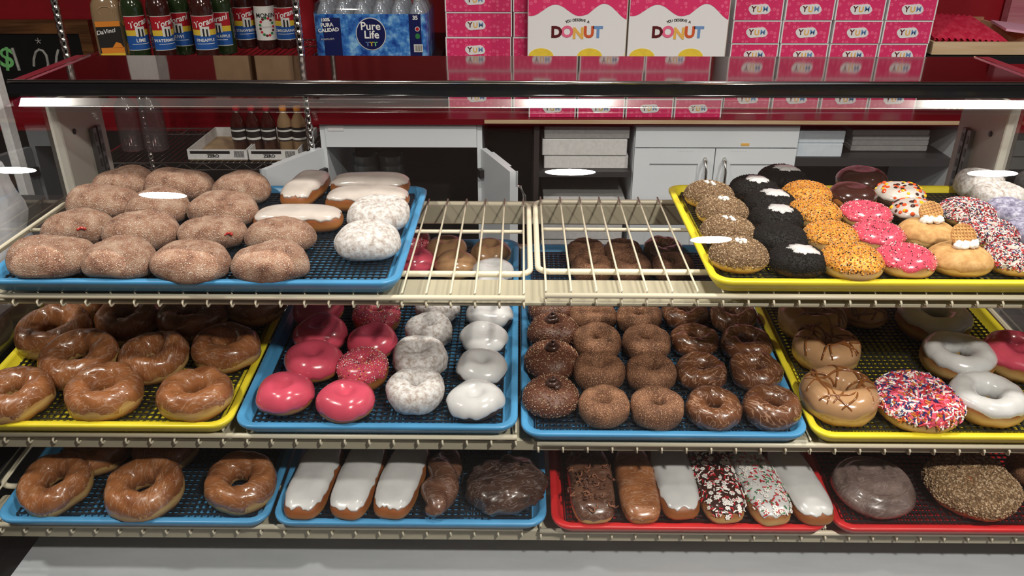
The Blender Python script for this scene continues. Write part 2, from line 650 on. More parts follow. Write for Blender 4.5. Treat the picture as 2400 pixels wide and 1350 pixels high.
# ------------------------------------------------------------------ the room
mb = MB(); mb.bx(-4, 4, -4, 3.6, -0.05, 0.0, 'floor_tile'); struct('floor', mb)
mb = MB(); mb.bx(-4, 4, -4, 3.6, CEIL, CEIL + 0.05, 'ceiling_white'); struct('ceiling', mb)
WALLY = 3.45
mb = MB(); mb.bx(-4, 4, WALLY, WALLY + 0.1, 0, CEIL, 'wall_red'); struct('wall_back', mb)
mb = MB(); mb.bx(-4, 4, WALLY - 0.02, WALLY, 0.0, 0.70, 'wall_black'); struct('trim_1', mb)
mb = MB(); mb.bx(-4.1, -4, -4, 3.6, 0, CEIL, 'wall_grey'); struct('wall_left', mb)
mb = MB(); mb.bx(-4, 4, -4.1, -4, 0, CEIL, 'wall_grey'); struct('wall_front', mb)
mb = MB(); mb.bx(4, 4.1, -4, -3.2, 0, CEIL, 'wall_grey'); mb.bx(4, 4.1, 0.9, 3.6, 0, CEIL, 'wall_grey'); mb.bx(4, 4.1, -3.2, 0.9, 0, 0.5, 'wall_grey'); mb.bx(4, 4.1, -3.2, 0.9, 2.4, CEIL, 'wall_grey'); struct('wall_right', mb)
mb = MB()
for y in (-3.2, -1.2, 0.84):
    mb.bx(4.02, 4.08, y, y + 0.06, 0.5, 2.4, 'black')
o = struct('window_1', mb)
mb = MB(); mb.bx(4.048, 4.052, -3.2, 0.9, 0.5, 2.4, 'glass'); mb.build('pane', o)

for i, (lx, ly) in enumerate(LIGHTS):
    mb = MB()
    prof = [(0.088, 0.0), (0.105, 0.0), (0.11, -0.008), (0.105, -0.012), (0.09, -0.011), (0.088, -0.004)]
    vs, fs = [], []
    n = 28
    for (r, z) in prof:
        for k in range(n):
            a = 2 * math.pi * k / n
            vs.append((r * math.cos(a), r * math.sin(a), z))
    for a in range(len(prof)):
        b = (a + 1) % len(prof)
        for k in range(n):
            fs.append((a * n + k, a * n + (k + 1) % n, b * n + (k + 1) % n, b * n + k))
    mb.add(vs, fs, 'cap_white')
    o = mb.build('ceiling_downlight', smooth=True)
    o.location = (lx, ly, CEIL)
    nm = ('left end of the row over the case', 'middle of the row over the case', 'right end of the row over the case', 'near the row, left over the customer floor', 'alone over the customer floor')[i]
    tag(o, 'round white recessed ceiling downlight, ' + nm, 'light', 'ceiling downlights')

# ------------------------------------------------------------------ display case
XL, XR = -0.945, 0.985
case = empty('display_case', (0, 1.4, 0), 'glass bakery display case with curved front glass and cream shelf beams', 'display case')


def cpart(name, mb, smooth=False, label=None):
    o = mb.build(name, case, smooth)
    o.location = (0, -1.4, 0)
    if label:
        o['label'] = label
    return o


prof = []
Y, z = 0.985, 0.50
prof.append((Y, z))
for L, a0, a1 in [(.40, 10, 13), (.22, 13, 27), (.13, 27, 42), (.18, 42, 84), (.20, 84, 88)]:
    n = 16
    for i in range(n):
        a = math.radians(a0 + (a1 - a0) * (i + .5) / n)
        Y += L / n * math.sin(a)
        z += L / n * math.cos(a)
        prof.append((Y, z))
mb = MB()
vs, fs = [], []
for (Y, z) in prof:
    vs += [(XL + 0.02, Y, z), (XR - 0.02, Y, z)]
for i in range(len(prof) - 1):
    fs.append((2 * i, 2 * i + 1, 2 * i + 3, 2 * i + 2))
mb.add(vs, fs, 'glass')
cpart('front_glass', mb, True, 'curved clear front glass')
# end glasses
for x in (XL + 0.012, XR - 0.012):
    mb = MB()
    pts = [(Y + 0.01, z) for (Y, z) in prof[::4]] + [(1.60, 1.30), (1.60, 0.5)]
    mb.add([(x, Y, z) for Y, z in pts], [tuple(range(len(pts)))], 'glass')
    cpart('end_glass', mb)
TOPZ = 1.327
YT0, YT1 = 1.515, 1.772
mb = MB(); mb.bx(XL + 0.03, XR - 0.03, YT0 + 0.006, YT1, TOPZ - 0.006, TOPZ - 0.002, 'steel_top'); cpart('top_panel', mb, label='mirror polished top')
mb = MB(); mb.bx(XL, XL + 0.026, YT0 + .004, YT1, TOPZ - 0.022, TOPZ - 0.0015, 'red_trim'); mb.bx(XL + 0.026, XL + 0.031, YT0 + .004, YT1, TOPZ - 0.02, TOPZ, 'chrome'); cpart('side_trim', mb)
mb = MB(); mb.bx(XR - 0.026, XR, YT0 + .004, YT1, TOPZ - 0.022, TOPZ - 0.0015, 'red_trim'); mb.bx(XR - 0.031, XR - 0.026, YT0 + .004, YT1, TOPZ - 0.02, TOPZ, 'chrome'); cpart('side_trim', mb)
mb = MB(); mb.bx(XL, XR, YT0 - 0.006, YT0 + 0.006, TOPZ - 0.024, TOPZ - 0.005, 'black_gloss'); cpart('front_trim', mb)
mb = MB(); mb.tube([(XL, YT0 - 0.002, TOPZ - 0.002), (XR, YT0 - 0.002, TOPZ - 0.002)], 0.0038, 'chrome'); cpart('chrome_edge', mb, True)
mb = MB(); mb.tube([(XL + .02, YT0 - 0.006, TOPZ - 0.0255), (XR - .02, YT0 - 0.006, TOPZ - 0.0255)], 0.0025, 'black_gloss'); cpart('chrome_edge', mb, True)
# clear strip added and tilted to show the lamps as a pale band
pA = PY(700, 231, 1.475); pB = PY(700, 249, 1.468)
mb = MB(); mb.add([(XL + .04, pA.y, pA.z), (XR - .01, pA.y, pA.z), (XR - .01, pB.y - .006, pB.z), (XL + .04, pB.y - .006, pB.z)], [(3, 2, 1, 0)], 'glint_acrylic')
cpart('glint_strip', mb)
mb = MB(); mb.tube([(XL + .04, pB.y - .006, pB.z), (XR - .01, pB.y - .006, pB.z)], 0.0008, 'aluminium', 6)
cpart('strip_edge', mb)
# white rear uprights of the end walls with slotted standards
for s, x in ((1, XL + 0.005), (-1, XR - 0.005)):
    mb = MB(); mb.rbox(min(x, x + s * .022), max(x, x + s * .022), 1.60, 1.775, 0.02, 1.265, 'melamine', 0.002)
    up = cpart('end_panel', mb)
    xi = x + s * 0.022
    mb = MB(); mb.lathe([(0.006, 0), (0.006, 0.002), (0.004, 0.003)], 'black', 12, (0, 0, 0), Matrix.Rotation(s * math.pi / 2, 3, 'Y'))
    b = put('screw_cap', mb.mesh('screw_cap'), up); b.location = (xi, 1.645, 1.195)
    mb = MB(); mb.bx(xi, xi + s * .010, 1.70, 1.714, 0.4, 1.185, 'steel_standard'); mb.bx(xi, xi + s * .010, 1.722, 1.736, 0.4, 1.185, 'steel_standard'); mb.bx(xi, xi + s * .004, 1.714, 1.722, 0.4, 1.185, 'steel_standard')
    st = put('shelf_standard', mb.mesh('shelf_standard'), up)
    sl = MB(); sl.bx(-.0006, .0006, -.0035, .0035, -.009, .009, 'black')
    slm = sl.mesh('slot')
    for k in range(16):
        for yy in (1.707, 1.729):
            q = put('slot', slm, st); q.location = (xi + s * .0101, yy, 1.165 - k * 0.028)
# rear posts / base
mb = MB(); mb.bx(XL, XR, 1.0, 1.775, 0.05, 0.50, 'black'); cpart('base', mb)
mb = MB(); mb.bx(XL + 0.065, XR - 0.005, 0.99, 1.775, 0.555, 0.575, 'deck_grey'); cpart('deck', mb, label='grey painted deck board')
mb = MB(); mb.bx(XL, XL + 0.064, 0.99, 1.6, 0.50, 0.56, 'black'); cpart('side_rail', mb)
for s, x in ((1, XL + 0.004), (-1, XR - 0.004)):
    mb = MB(); mb.bx(x, x + s * .006, 1.0, 1.6, 0.52, 0.70, 'black'); cpart('kick_panel', mb)

# shelves: plane front (Y0,z0), tilt, pitch of the wires
TAN = {'top': 0.0, 'mid': math.tan(math.radians(4.5)), 'low': math.tan(math.radians(4.5))}
SHELF = {'top': (1.155, 1.070), 'mid': (1.088, 0.850), 'low': (1.063, 0.680)}
OFF = {('top', 'L'): 0.0, ('top', 'R'): 0.005, ('mid', 'L'): 0.0, ('mid', 'R'): -0.012, ('low', 'L'): 0.0, ('low', 'R'): -0.005}
EXT = {('top', 'L'): (-0.925, 0.009), ('top', 'R'): (0.040, 0.962), ('mid', 'L'): (-0.925, -0.003), ('mid', 'R'): (0.030, 0.962), ('low', 'L'): (-0.925, 0.008), ('low', 'R'): (0.036, 0.962)}
DEP = {'top': 0.43, 'mid': 0.665, 'low': 0.665}
PITCHW = {'top': 0.0385, 'mid': 0.0396, 'low': 0.0394}
BEAMH = {'top': 0.012, 'mid': 0.026, 'low': 0.028}
for sh in ('top', 'mid', 'low'):
    Y0, z0 = SHELF[sh]
    ta = TAN[sh]
    alpha = math.atan(ta)
    dep = DEP[sh]
    # support beams belong to the case
    mb = MB(); mb.rbox(-0.93, 0.968, Y0 + 0.008, Y0 + 0.09, z0 - 0.014 - BEAMH[sh], z0 - 0.016, 'cream_beam_shaded', 0.003)
    cpart('shelf_beam', mb)
    mb = MB(); mb.rbox(-0.93, 0.968, Y0 + dep - 0.004, Y0 + dep + 0.02, z0 - 0.052 + dep * ta, z0 - 0.008 + dep * ta, 'cream_beam_shaded', 0.003)
    cpart('shelf_beam', mb)
    for side in ('L', 'R'):
        x0, x1 = EXT[(sh, side)]
        zz = z0 + OFF[(sh, side)]
        words = {'top': 'top', 'mid': 'middle', 'low': 'bottom'}[sh]
        root = empty('wire_shelf', (x0, Y0, zz), 'cream coated wire shelf forming the %s half of the %s shelf' % ('left' if side == 'L' else 'right', words), 'wire shelf', 'cream wire shelves of the case')
        root.rotation_euler = (alpha, 0, 0)
        W = x1 - x0
        r = 0.0024
        mb = MB(); mb.tube([(0, 0, -r * 2.6), (W, 0, -r * 2.6)], 0.0045, 'cream_wire', 10)
        mb.build('front_rod', root, True)
        # rounded frame loop
        pts = []
        R = 0.02
        fy0, fy1 = 0.092, dep
        for cx, cy, a0 in ((W - R - .003 + .012, fy1 - R, 0), (R - .009, fy1 - R, 90), (R - .009, fy0 + R, 180), (W - R + .009, fy0 + R, 270)):
            for k in range(6):
                a = math.radians(a0 + 18 * k)
                pts.append((cx + R * math.cos(a), cy + R * math.sin(a), -r * 3.2))
        mb = MB(); mb.tube(pts, 0.0052, 'cream_wire', 8, True)
        mb.build('frame_loop', root, True)
        for k, fy in enumerate(([0.275] if sh == 'top' else [0.27, 0.47])):
            mb = MB(); mb.tube([(0.0, fy, -r * 2.4), (W, fy, -r * 2.4)], 0.0036, 'cream_wire', 8)
            mb.build('cross_rod', root, True)
        wm = MB()
        wm.tube([(0, dep + .006, 0), (0, 0.009, 0), (0, 0.006, -0.001), (0, 0.0055, -0.004), (0, 0.0055, -0.011), (0, 0.000, -0.0135), (0, -0.003, -0.0155), (0, -0.003, -0.022), (0, 0.0, -0.0235), (0, 0.018, -0.0235)], r * .8, 'cream_wire', 6)
        wmesh = wm.mesh('wire', True)
        nw = int(W / PITCHW[sh])
        for k in range(nw + 1):
            o = put('wire', wmesh, root)
            xx = 0.002 + k * (W - .004) / nw
            o.location = (xx, 0, 0)


# ------------------------------------------------------------------ trays
def rrect(x0, x1, y0, y1, r, n=6):
    pts = []
    for cx, cy, a0 in ((x1 - r, y1 - r, 0), (x0 + r, y1 - r, 90), (x0 + r, y0 + r, 180), (x1 - r, y0 + r, 270)):
        for k in range(n + 1):
            a = math.radians(a0 + 90.0 * k / n)
            pts.append((cx + r * math.cos(a), cy + r * math.sin(a)))
    return pts


def tray_mesh(W, D, mat):
    mb = MB()
    H = 0.024
    loops = []
    for ins, z, r in ((0.014, 0.0, 0.022), (0.0015, H - .008, 0.03), (0.0, H - .005, 0.032), (0.0, H - .001, 0.032), (0.002, H, 0.030), (0.010, H, 0.026), (0.0125, H - .003, 0.024), (0.022, 0.004, 0.018)):
        loops.append([(p[0], p[1], z) for p in rrect(ins, W - ins, ins, D - ins, r)])
    n = len(loops[0])
    vs = [p for l in loops for p in l]
    fs = [tuple(reversed(range(n)))]
    for k in range(len(loops) - 1):
        for j in range(n):
            fs.append((k * n + j, k * n + (j + 1) % n, (k + 1) * n + (j + 1) % n, (k + 1) * n + j))
    fs.append(tuple(range((len(loops) - 1) * n, len(loops) * n)))
    mb.add(vs, fs, mat)
    me = mb.mesh('serving_tray')
    for p in me.polygons:
        p.use_smooth = len(p.vertices) == 4
    return me


def rack_mesh(W, D):
    mb = MB()
    m = 0.026
    zt = 0.0125
    w = 0.0026
    nx = int((W - 2 * m) / 0.0108)
    ny = int((D - 2 * m) / 0.0108)
    for i in range(nx + 1):
        x = m + (W - 2 * m) * i / nx
        mb.box((x, D / 2, zt), (w, D - 2 * m, w), 'rack_wire')
    for j in range(ny + 1):
        y = m + (D - 2 * m) * j / ny
        mb.box((W / 2, y, zt + w), (W - 2 * m, w, w), 'rack_wire')
    for x, y in ((m, m), (W - m, m), (m, D - m), (W - m, D - m)):
        mb.box((x, y, 0.0085), (0.003, 0.003, 0.0085), 'rack_wire')
    me = mb.mesh('wire_rack')
    return me


TRAYS = {}
MC = {}


def tray(key, sh, side, x0, W, D, colour, label, racklabel):
    Y0, z0 = SHELF[sh]
    zz = z0 + OFF[(sh, side)] + 0.0022
    ta = TAN[sh]
    a = math.atan(ta)
    dy = {'top': -0.012, 'mid': -0.015, 'low': -0.022}[sh]
    if (W, D, colour) not in MC:
        MC[(W, D, colour)] = tray_mesh(W, D, 'tray_' + colour)
        MC[(W, D)] = MC.get((W, D)) or rack_mesh(W, D)
    loc = Vector((x0, Y0 + dy, zz + dy * ta))
    o = put('serving_tray', MC[(W, D, colour)])
    o.location = loc
    o.rotation_euler = (a, 0, 0)
    tag(o, label, 'tray', 'coloured plastic trays in the case')
    rk = put('wire_rack', MC[(W, D)])
    rk.location = loc
    rk.rotation_euler = (a, 0, 0)
    tag(rk, racklabel, 'rack', 'black wire racks lining the trays')
    TRAYS[key] = (Y0, zz + 0.0155, ta, a)


WS, WLg = 0.457, 0.662
tray('T1', 'top', 'L', -0.850, WLg, 0.455, 'blue', 'blue plastic tray of sugar-coated filled donuts on the top shelf', 'black wire rack under the sugar-coated filled donuts, top shelf')
tray('T2', 'top', 'R', 0.299, WLg, 0.455, 'yellow', 'yellow plastic tray of topped donuts on the top shelf', 'black wire rack in the yellow tray on the top shelf')
tray('M1', 'mid', 'L', -0.921, WS, 0.655, 'yellow', 'yellow plastic tray of glazed ring donuts, left on the middle shelf', 'black wire rack under the glazed rings on the middle shelf')
tray('M2', 'mid', 'L', -0.459, WS, 0.655, 'blue', 'blue plastic tray of pink and white donuts on the middle shelf', 'black wire rack under the pink and white donuts')
tray('M3', 'mid', 'R', 0.003, WS + .006, 0.655, 'blue', 'blue plastic tray of brown chocolate cake donuts on the middle shelf', 'black wire rack under the brown chocolate cake donuts')
tray('M4', 'mid', 'R', 0.472, WS, 0.655, 'yellow', 'yellow plastic tray of iced rings, right on the middle shelf', 'black wire rack in the right yellow tray on the middle shelf')
tray('B1', 'low', 'L', -0.874, WS, 0.655, 'blue', 'blue plastic tray of glazed rings on the bottom shelf', 'black wire rack under the glazed rings on the bottom shelf')
tray('B2', 'low', 'L', -0.410, WS, 0.655, 'blue', 'blue plastic tray of iced bars and a fritter, bottom shelf', 'black wire rack under the iced bars and fritter')
tray('B3', 'low', 'R', 0.055, WS + .004, 0.655, 'red', 'red plastic tray of decorated bars on the bottom shelf', 'black wire rack under the decorated bars in the red tray')
tray('B4', 'low', 'R', 0.524, WS - .02, 0.655, 'red', 'red plastic tray at the right end of the bottom shelf', 'black wire rack in the red tray at the right end')


# ------------------------------------------------------------------ pastry shapes
def sgnpow(c, e):
    return math.copysign(abs(c) ** e, c)


class Dome:
    """closed filled donut or bar: param (u, phi), base at z=0"""

    def __init__(s, lx, ly, h, n=2.0, e=0.7, dimple=0.0, dr=0.35, amp=0.002, freq=30, seed=0, spiral=0.0, lump=0.0):
        s.lx, s.ly, s.h, s.n, s.e, s.dimple, s.dr, s.amp, s.freq = lx, ly, h, n, e, dimple, dr, amp, freq
        s.off = Vector((seed * 3.7, seed * 1.3, seed * 2.1))
        s.spiral = spiral
        s.lump = lump

    def pt(s, u, ph, t=0.0):
        cu, su = math.cos(u), math.sin(u)
        rr = (abs(cu) ** s.n + abs(su) ** s.n) ** (-1.0 / s.n)
        rho = max(0.0, math.cos(ph)) ** s.e
        sp = math.sin(ph)
        zc = 0.42
        z = s.h * (zc + (1 - zc) * abs(sp) ** 1.0) if sp > 0 else s.h * (zc - zc * abs(sp) ** 0.85)
        if s.dimple and sp > 0:
            z -= s.dimple * math.exp(-(rho / s.dr) ** 2)
        if s.spiral and sp > 0:
            z += s.spiral * math.sin(rho * 17 - u) * min(1, 3 * (1 - rho))
        p = Vector((s.lx * rr * cu * rho, s.ly * rr * su * rho, z))
        c = Vector((0, 0, s.h * zc))
        d = (p - c)
        if d.length > 1e-6:
            d.normalize()
        k = s.amp * noise.noise(p * s.freq + s.off)
        if s.lump:
            k += s.lump * (abs(noise.noise(p * 48 + s.off)) * 1.6 - .4)
        p = p + d * (k + t)
        if p.z < 0:
            p.z = 0
        return p

    def body(s, mb, mat, nu=40, nv=18):
        vs = [s.pt(0, -math.pi / 2)]
        fs = []
        for j in range(1, nv):
            ph = -math.pi / 2 + math.pi * j / nv
            for i in range(nu):
                vs.append(s.pt(2 * math.pi * i / nu, ph))
        vs.append(s.pt(0, math.pi / 2))
        for i in range(nu):
            k = (i + 1) % nu
            fs.append((0, 1 + k, 1 + i))
            for j in range(nv - 2):
                a = 1 + j * nu
                fs.append((a + i, a + k, a + nu + k, a + nu + i))
            a = 1 + (nv - 2) * nu
            fs.append((a + i, a + k, len(vs) - 1))
        mb.add(vs, fs, mat)

    def cap(s, mb, mat, ph0, wob, t, nu=56, nv=14, seed=0, wf=3.0):
        vs, fs = [], []
        for j in range(nv):
            w = j / nv
            for i in range(nu):
                u = 2 * math.pi * i / nu
                e0 = ph0 + wob * noise.noise(Vector((math.cos(u) * wf, math.sin(u) * wf, seed + .5)))
                ph = e0 + (math.pi / 2 - e0) * w ** 1.0
                tt = t * min(1.0, (w / 0.10)) ** 0.5 if w > 0 else -0.0006
                vs.append(s.pt(u, ph, tt))
        vs.append(s.pt(0, math.pi / 2, t))
        for j in range(nv - 1):
            for i in range(nu):
                k = (i + 1) % nu
                fs.append((j * nu + i, j * nu + k, (j + 1) * nu + k, (j + 1) * nu + i))
        for i in range(nu):
            fs.append(((nv - 1) * nu + i, (nv - 1) * nu + (i + 1) % nu, len(vs) - 1))
        mb.add(vs, fs, mat)

    def cross(s, u, ph):
        a = s.pt(u + .02, ph) - s.pt(u - .02, ph)
        b = s.pt(u, min(ph + .01, 1.5707)) - s.pt(u, ph - .02)
        return a.cross(b)

    def sample(s, rnd, ph0):
        if not hasattr(s, 'mx'):
            s.mx = max(s.cross(i * .35, ph0 + (1.565 - ph0) * j / 24).length for i in range(18) for j in range(25))
        while True:
            u = rnd.uniform(0, 2 * math.pi)
            ph = rnd.uniform(ph0, 1.565)
            n = s.cross(u, ph)
            if rnd.random() < n.length / s.mx:
                break
        p = s.pt(u, ph)
        n.normalize()
        if n.z < -0.5:
            n = -n
        return p, n


class Ring:
    def __init__(s, R, hole, h, e=0.85, amp=0.002, freq=26, seed=0, sq=1.0, crease=0.0):
        s.Rm = (R + hole) / 2
        s.a = (R - hole) / 2
        s.h, s.e, s.amp, s.freq, s.sq = h, e, amp, freq, sq
        s.crease = crease
        s.off = Vector((seed * 3.7, seed * 1.3, seed * 2.1))

    def pt(s, u, v, t=0.0):
        cv, sv = math.cos(v), math.sin(v)
        r = s.Rm + s.a * sgnpow(cv, s.e)
        z = s.h / 2 + s.h / 2 * sgnpow(sv, s.e if sv > 0 else 0.7)
        if cv < 0:
            r += 0.10 * s.a * noise.noise(Vector((math.cos(u) * 1.5, math.sin(u) * 1.5, 7.0)) + s.off)
        p = Vector((r * math.cos(u), r * math.sin(u) * s.sq, z))
        c = Vector((s.Rm * math.cos(u), s.Rm * math.sin(u) * s.sq, s.h / 2))
        d = (p - c).normalized()
        k = s.amp * noise.noise(p * s.freq + s.off) + s.amp * .5 * noise.noise(p * s.freq * 2.7 + s.off)
        if s.crease:
            k -= s.crease * max(0, math.cos(5 * u + 3 * v + s.off.x)) ** 4 * max(0, sv)
        p = p + d * (k + t)
        if p.z < 0:
            p.z = 0
        return p

    def body(s, mb, mat, nu=48, nv=20):
        vs = [s.pt(2 * math.pi * i / nu, 2 * math.pi * j / nv) for i in range(nu) for j in range(nv)]
        fs = []
        for i in range(nu):
            k = (i + 1) % nu
            for j in range(nv):
                l = (j + 1) % nv
                fs.append((i * nv + j, k * nv + j, k * nv + l, i * nv + l))
        mb.add(vs, fs, mat)

    def cap(s, mb, mat, ph0, wob, t, nu=60, nv=16, seed=0, wf=3.0):
        vs, fs = [], []
        for j in range(nv + 1):
            w = j / nv
            for i in range(nu):
                u = 2 * math.pi * i / nu
                cu, su = math.cos(u) * wf, math.sin(u) * wf
                v0 = ph0 + wob * noise.noise(Vector((cu, su, seed + .5)))
                v1 = math.pi - ph0 * .4 + .25 + wob * noise.noise(Vector((cu, su, seed + 5.5)))
                v = v0 + (v1 - v0) * w
                ed = min(w, 1 - w)
                tt = t * min(1.0, ed / 0.08) ** 0.5 if ed > 0 else -0.0006
                vs.append(s.pt(u, v, tt))
        for j in range(nv):
            for i in range(nu):
                k = (i + 1) % nu
                fs.append((j * nu + i, j * nu + k, (j + 1) * nu + k, (j + 1) * nu + i))
        mb.add(vs, fs, mat)

    def sample(s, rnd, ph0):
        while True:
            u = rnd.uniform(0, 2 * math.pi)
            v = rnd.uniform(ph0, math.pi * .97)
            if rnd.random() < (s.Rm + s.a * math.cos(v)) / (s.Rm + s.a):
                break
        p = s.pt(u, v)
        a = s.pt(u + .02, v) - s.pt(u - .02, v)
        b = s.pt(u, v + .02) - s.pt(u, v - .02)
        n = a.cross(b).normalized()
        c = Vector((s.Rm * math.cos(u), s.Rm * math.sin(u) * s.sq, s.h / 2))
        if n.dot(p - c) < 0:
            n = -n
        return p, n

    def top(s, x, y):
        r = math.hypot(x, y / s.sq)
        q = (r - s.Rm) / s.a
        if abs(q) > 0.985:
            return None
        return s.h / 2 + s.h / 2 * (1 - abs(q) ** (2 / s.e)) ** (s.e / 2)


def frame(n):
    a = n.cross(Vector((0.3, 0.9, 0.1)))
    if a.length < .05:
        a = n.cross(Vector((1, 0, 0)))
    a.normalize()
    return a, n.cross(a)


def bits(surf, n, kinds, ph0, seed, lift=0.0, keep=None):
    """kinds: list of (shape, size, material)"""
    rnd = random.Random(seed)
    mb = MB()
    for i in range(n):
        p, nn = surf.sample(rnd, ph0)
        if keep and not keep(p):
            continue
        p = p + nn * lift
        a, b = frame(nn)
        th = rnd.uniform(0, math.pi)
        d = a * math.cos(th) + b * math.sin(th)
        e = nn.cross(d)
        shape, sz, mat = rnd.choice(kinds)
        sz *= rnd.uniform(.75, 1.2)
        if shape == 'rod':
            dd = (d + nn * rnd.uniform(-.25, .35)).normalized()
            L, w = sz, sz * .17
            c = p + nn * w
            vs = [c + dd * (sx * L / 2) + e * (sy * w) + nn * (sz2 * w) for sx in (-1, 1) for sy, sz2 in ((-1, 0), (0, -1), (1, 0), (0, 1))]
            mb.add(vs, [(0, 1, 2, 3), (7, 6, 5, 4), (0, 4, 5, 1), (1, 5, 6, 2), (2, 6, 7, 3), (3, 7, 4, 0)], mat)
        elif shape == 'crumb':
            c = p + nn * sz * .25
            k = [rnd.uniform(.5, 1.1) * sz for _ in range(5)]
            vs = [c + d * k[0], c + e * k[1], c - d * k[2], c - e * k[3], c + nn * k[4] * .8, c - nn * sz * .4]
            mb.add(vs, [(0, 1, 4), (1, 2, 4), (2, 3, 4), (3, 0, 4), (1, 0, 5), (2, 1, 5), (3, 2, 5), (0, 3, 5)], mat)
        elif shape == 'candy':
            R = Matrix((d, e, nn)).transposed()
            mb.lathe([(sz * .35, -sz * .45), (sz * .85, -sz * .25), (sz, 0), (sz * .85, sz * .3), (sz * .4, sz * .5)], mat, 9, p + nn * sz * .3, R)
        elif shape == 'flake':
            for q in range(3):
                an = th + q * math.pi / 3
                f = a * math.cos(an) + b * math.sin(an)
                g = nn.cross(f)
                c = p + nn * .001
                vs = [c + f * (sx * sz) + g * (sy * sz * .28) + nn * (zz * .0008) for zz in (0, 1) for sx, sy in ((-1, -1), (1, -1), (1, 1), (-1, 1))]
                mb.add(vs, [(4, 5, 6, 7), (0, 1, 5, 4), (1, 2, 6, 5), (2, 3, 7, 6), (3, 0, 4, 7)], mat)
    return mb


# each kind: a list of variants, each variant a list of (part name, mesh, kind)
KINDS = {}


def kind(name, maker, nvar=2):
    KINDS[name] = (maker, nvar, {})


def get_kind(name, i):
    maker, nvar, cache = KINDS[name]
    k = i % nvar
    if k not in cache:
        cache[k] = maker(k)
    return cache[k]


def mk(name, mb, smooth=True, stuff=False):
    return (name, mb.mesh(name, smooth), stuff)


def k_glazed(R=.059, hole=.017, h=.038, dough='dough', gl='glaze', ph0=-.10, crease=.003):
    def f(s):
        g = Ring(R, hole, h, .9, .0035, 24, s + 1, 1 - .03 * s, crease)
        b = MB(); g.body(b, dough)
        c = MB(); g.cap(c, gl, ph0, .35, .0008, seed=s * 3.1)
        return [mk('dough', b), mk('glaze', c)]
    return f


def k_single(make, mat, part='coating'):
    def f(s):
        b = MB(); make(s).body(b, mat)
        return [mk('dough', b)]
    return f


def k_iced(make, dough, ic, ph0=.1, wob=.35, t=.0016, wf=3.0, extra=None, part='icing'):
    def f(s):
        g = make(s)
        b = MB(); g.body(b, dough)
        c = MB(); g.cap(c, ic, ph0, wob, t, seed=s * 2.3, wf=wf)
        out = [mk('dough', b), mk(part, c)]
        if extra:
            out += extra(g, s)
        return out
    return f


def ex_bits(name, n, kinds, ph0=.15, lift=.0012, keep=None):
    return lambda g, s: [mk(name, bits(g, n, kinds, ph0, 11 + s, lift, keep), False, True)]


def blob(mb, c, r, mat, seed, sq=.7, amp=.3, nu=12, nv=8):
    c = Vector(c)
    vs, fs = [], []
    for j in range(nv + 1):
        ph = -math.pi / 2 + math.pi * j / nv
        for i in range(nu):
            u = 2 * math.pi * i / nu
            d = Vector((math.cos(ph) * math.cos(u), math.cos(ph) * math.sin(u), math.sin(ph)))
            k = r * (1 + amp * noise.noise(d * 1.8 + Vector((seed, seed * 2, 0))))
            vs.append(c + Vector((d.x * k, d.y * k, d.z * k * sq)))
    for j in range(nv):
        for i in range(nu):
            k = (i + 1) % nu
            fs.append((j * nu + i, j * nu + k, (j + 1) * nu + k, (j + 1) * nu + i))
    mb.add(vs, fs, mat)


# glazed yeast rings
kind('glazed', k_glazed(), 3)
kind('choc_cake', k_glazed(.0455, .0105, .040, 'choc_glaze', 'choc_glaze', -.5, .003), 3)
kind('cinnamon', k_single(lambda s: Ring(.0455, .0085, .042, .92, .0022, 34, s + 3, 1.0, .002), 'cinnamon_coat'), 3)


def sugar_dome(s):
    return Dome(.0615, .0455, .056, 2.3, .62, 0, .3, .0075, 22, s + 1, lump=.0016)


def f_sugar(s):
    g = sugar_dome(s)
    b = MB(); g.body(b, 'sugar_coat')
    out = [mk('dough', b)]
    if s in (0, 2):
        j = MB()
        p = g.pt(-1.2 + s * .2, .45)
        for q in range(4):
            blob(j, p + Vector((.0035 * (q - 1.5), .001 * (q % 2), .0012 * (q % 3))), .0032, 'jam', q + s, .8, .5, 8, 6)
        out.append(mk('jam_spot', j))
    return out


kind('sugar', f_sugar, 4)
kind('powder', k_single(lambda s: Dome(.053, .050, .050, 2.1, .62, .006, .22, .004, 28, s + 2), 'powder_coat'), 2)
kind('powder_ring', k_single(lambda s: Ring(.047, .004, .042, .9, .003, 30, s + 5), 'powder_coat'), 3)
kind('blue_ring', k_single(lambda s: Ring(.047, .006, .040, .9, .003, 30, s + 8), 'blue_powder'), 1)


def round_dome(s, d=.0, h=.042):
    return Dome(.0465, .0465, h, 2.05, .66, d, .35, .0022, 26, s + 4)


def closed_ring(s):
    return Dome(.0465, .0455, .041, 2.05, .62, .014, .24, .0045, 26, s + 4)


kind('pink', k_iced(closed_ring, 'dough_dark', 'pink_icing', -.12, .3), 3)
kind('pink_nonp', k_iced(lambda s: Ring(.0455, .006, .038, .9, .002, 26, s + 2), 'dough_dark', 'pink_icing', 0.0, .3, extra=ex_bits('sprinkles', 620, [('crumb', .0013, 'bit_white'), ('crumb', .0013, 'bit_white'), ('crumb', .0013, 'bit_black'), ('crumb', .0012, 'bit_pink'), ('crumb', .0012, 'bit_yellow')], .1)), 1)
kind('white', k_iced(lambda s: Dome(.0465, .0445, .036, 2.05, .62, .011, .26, .0042, 26, s + 14), 'cake_dark', 'white_icing', -.1, .35), 3)
kind('maple_back', k_iced(closed_ring, 'dough', 'maple_icing', 0, .3), 2)

CRUMB_GREY = [('crumb', .0017, 'bit_tan'), ('crumb', .0016, 'bit_lighttan'), ('crumb', .0017, 'bit_olive'), ('crumb', .0017, 'bit_olive')]


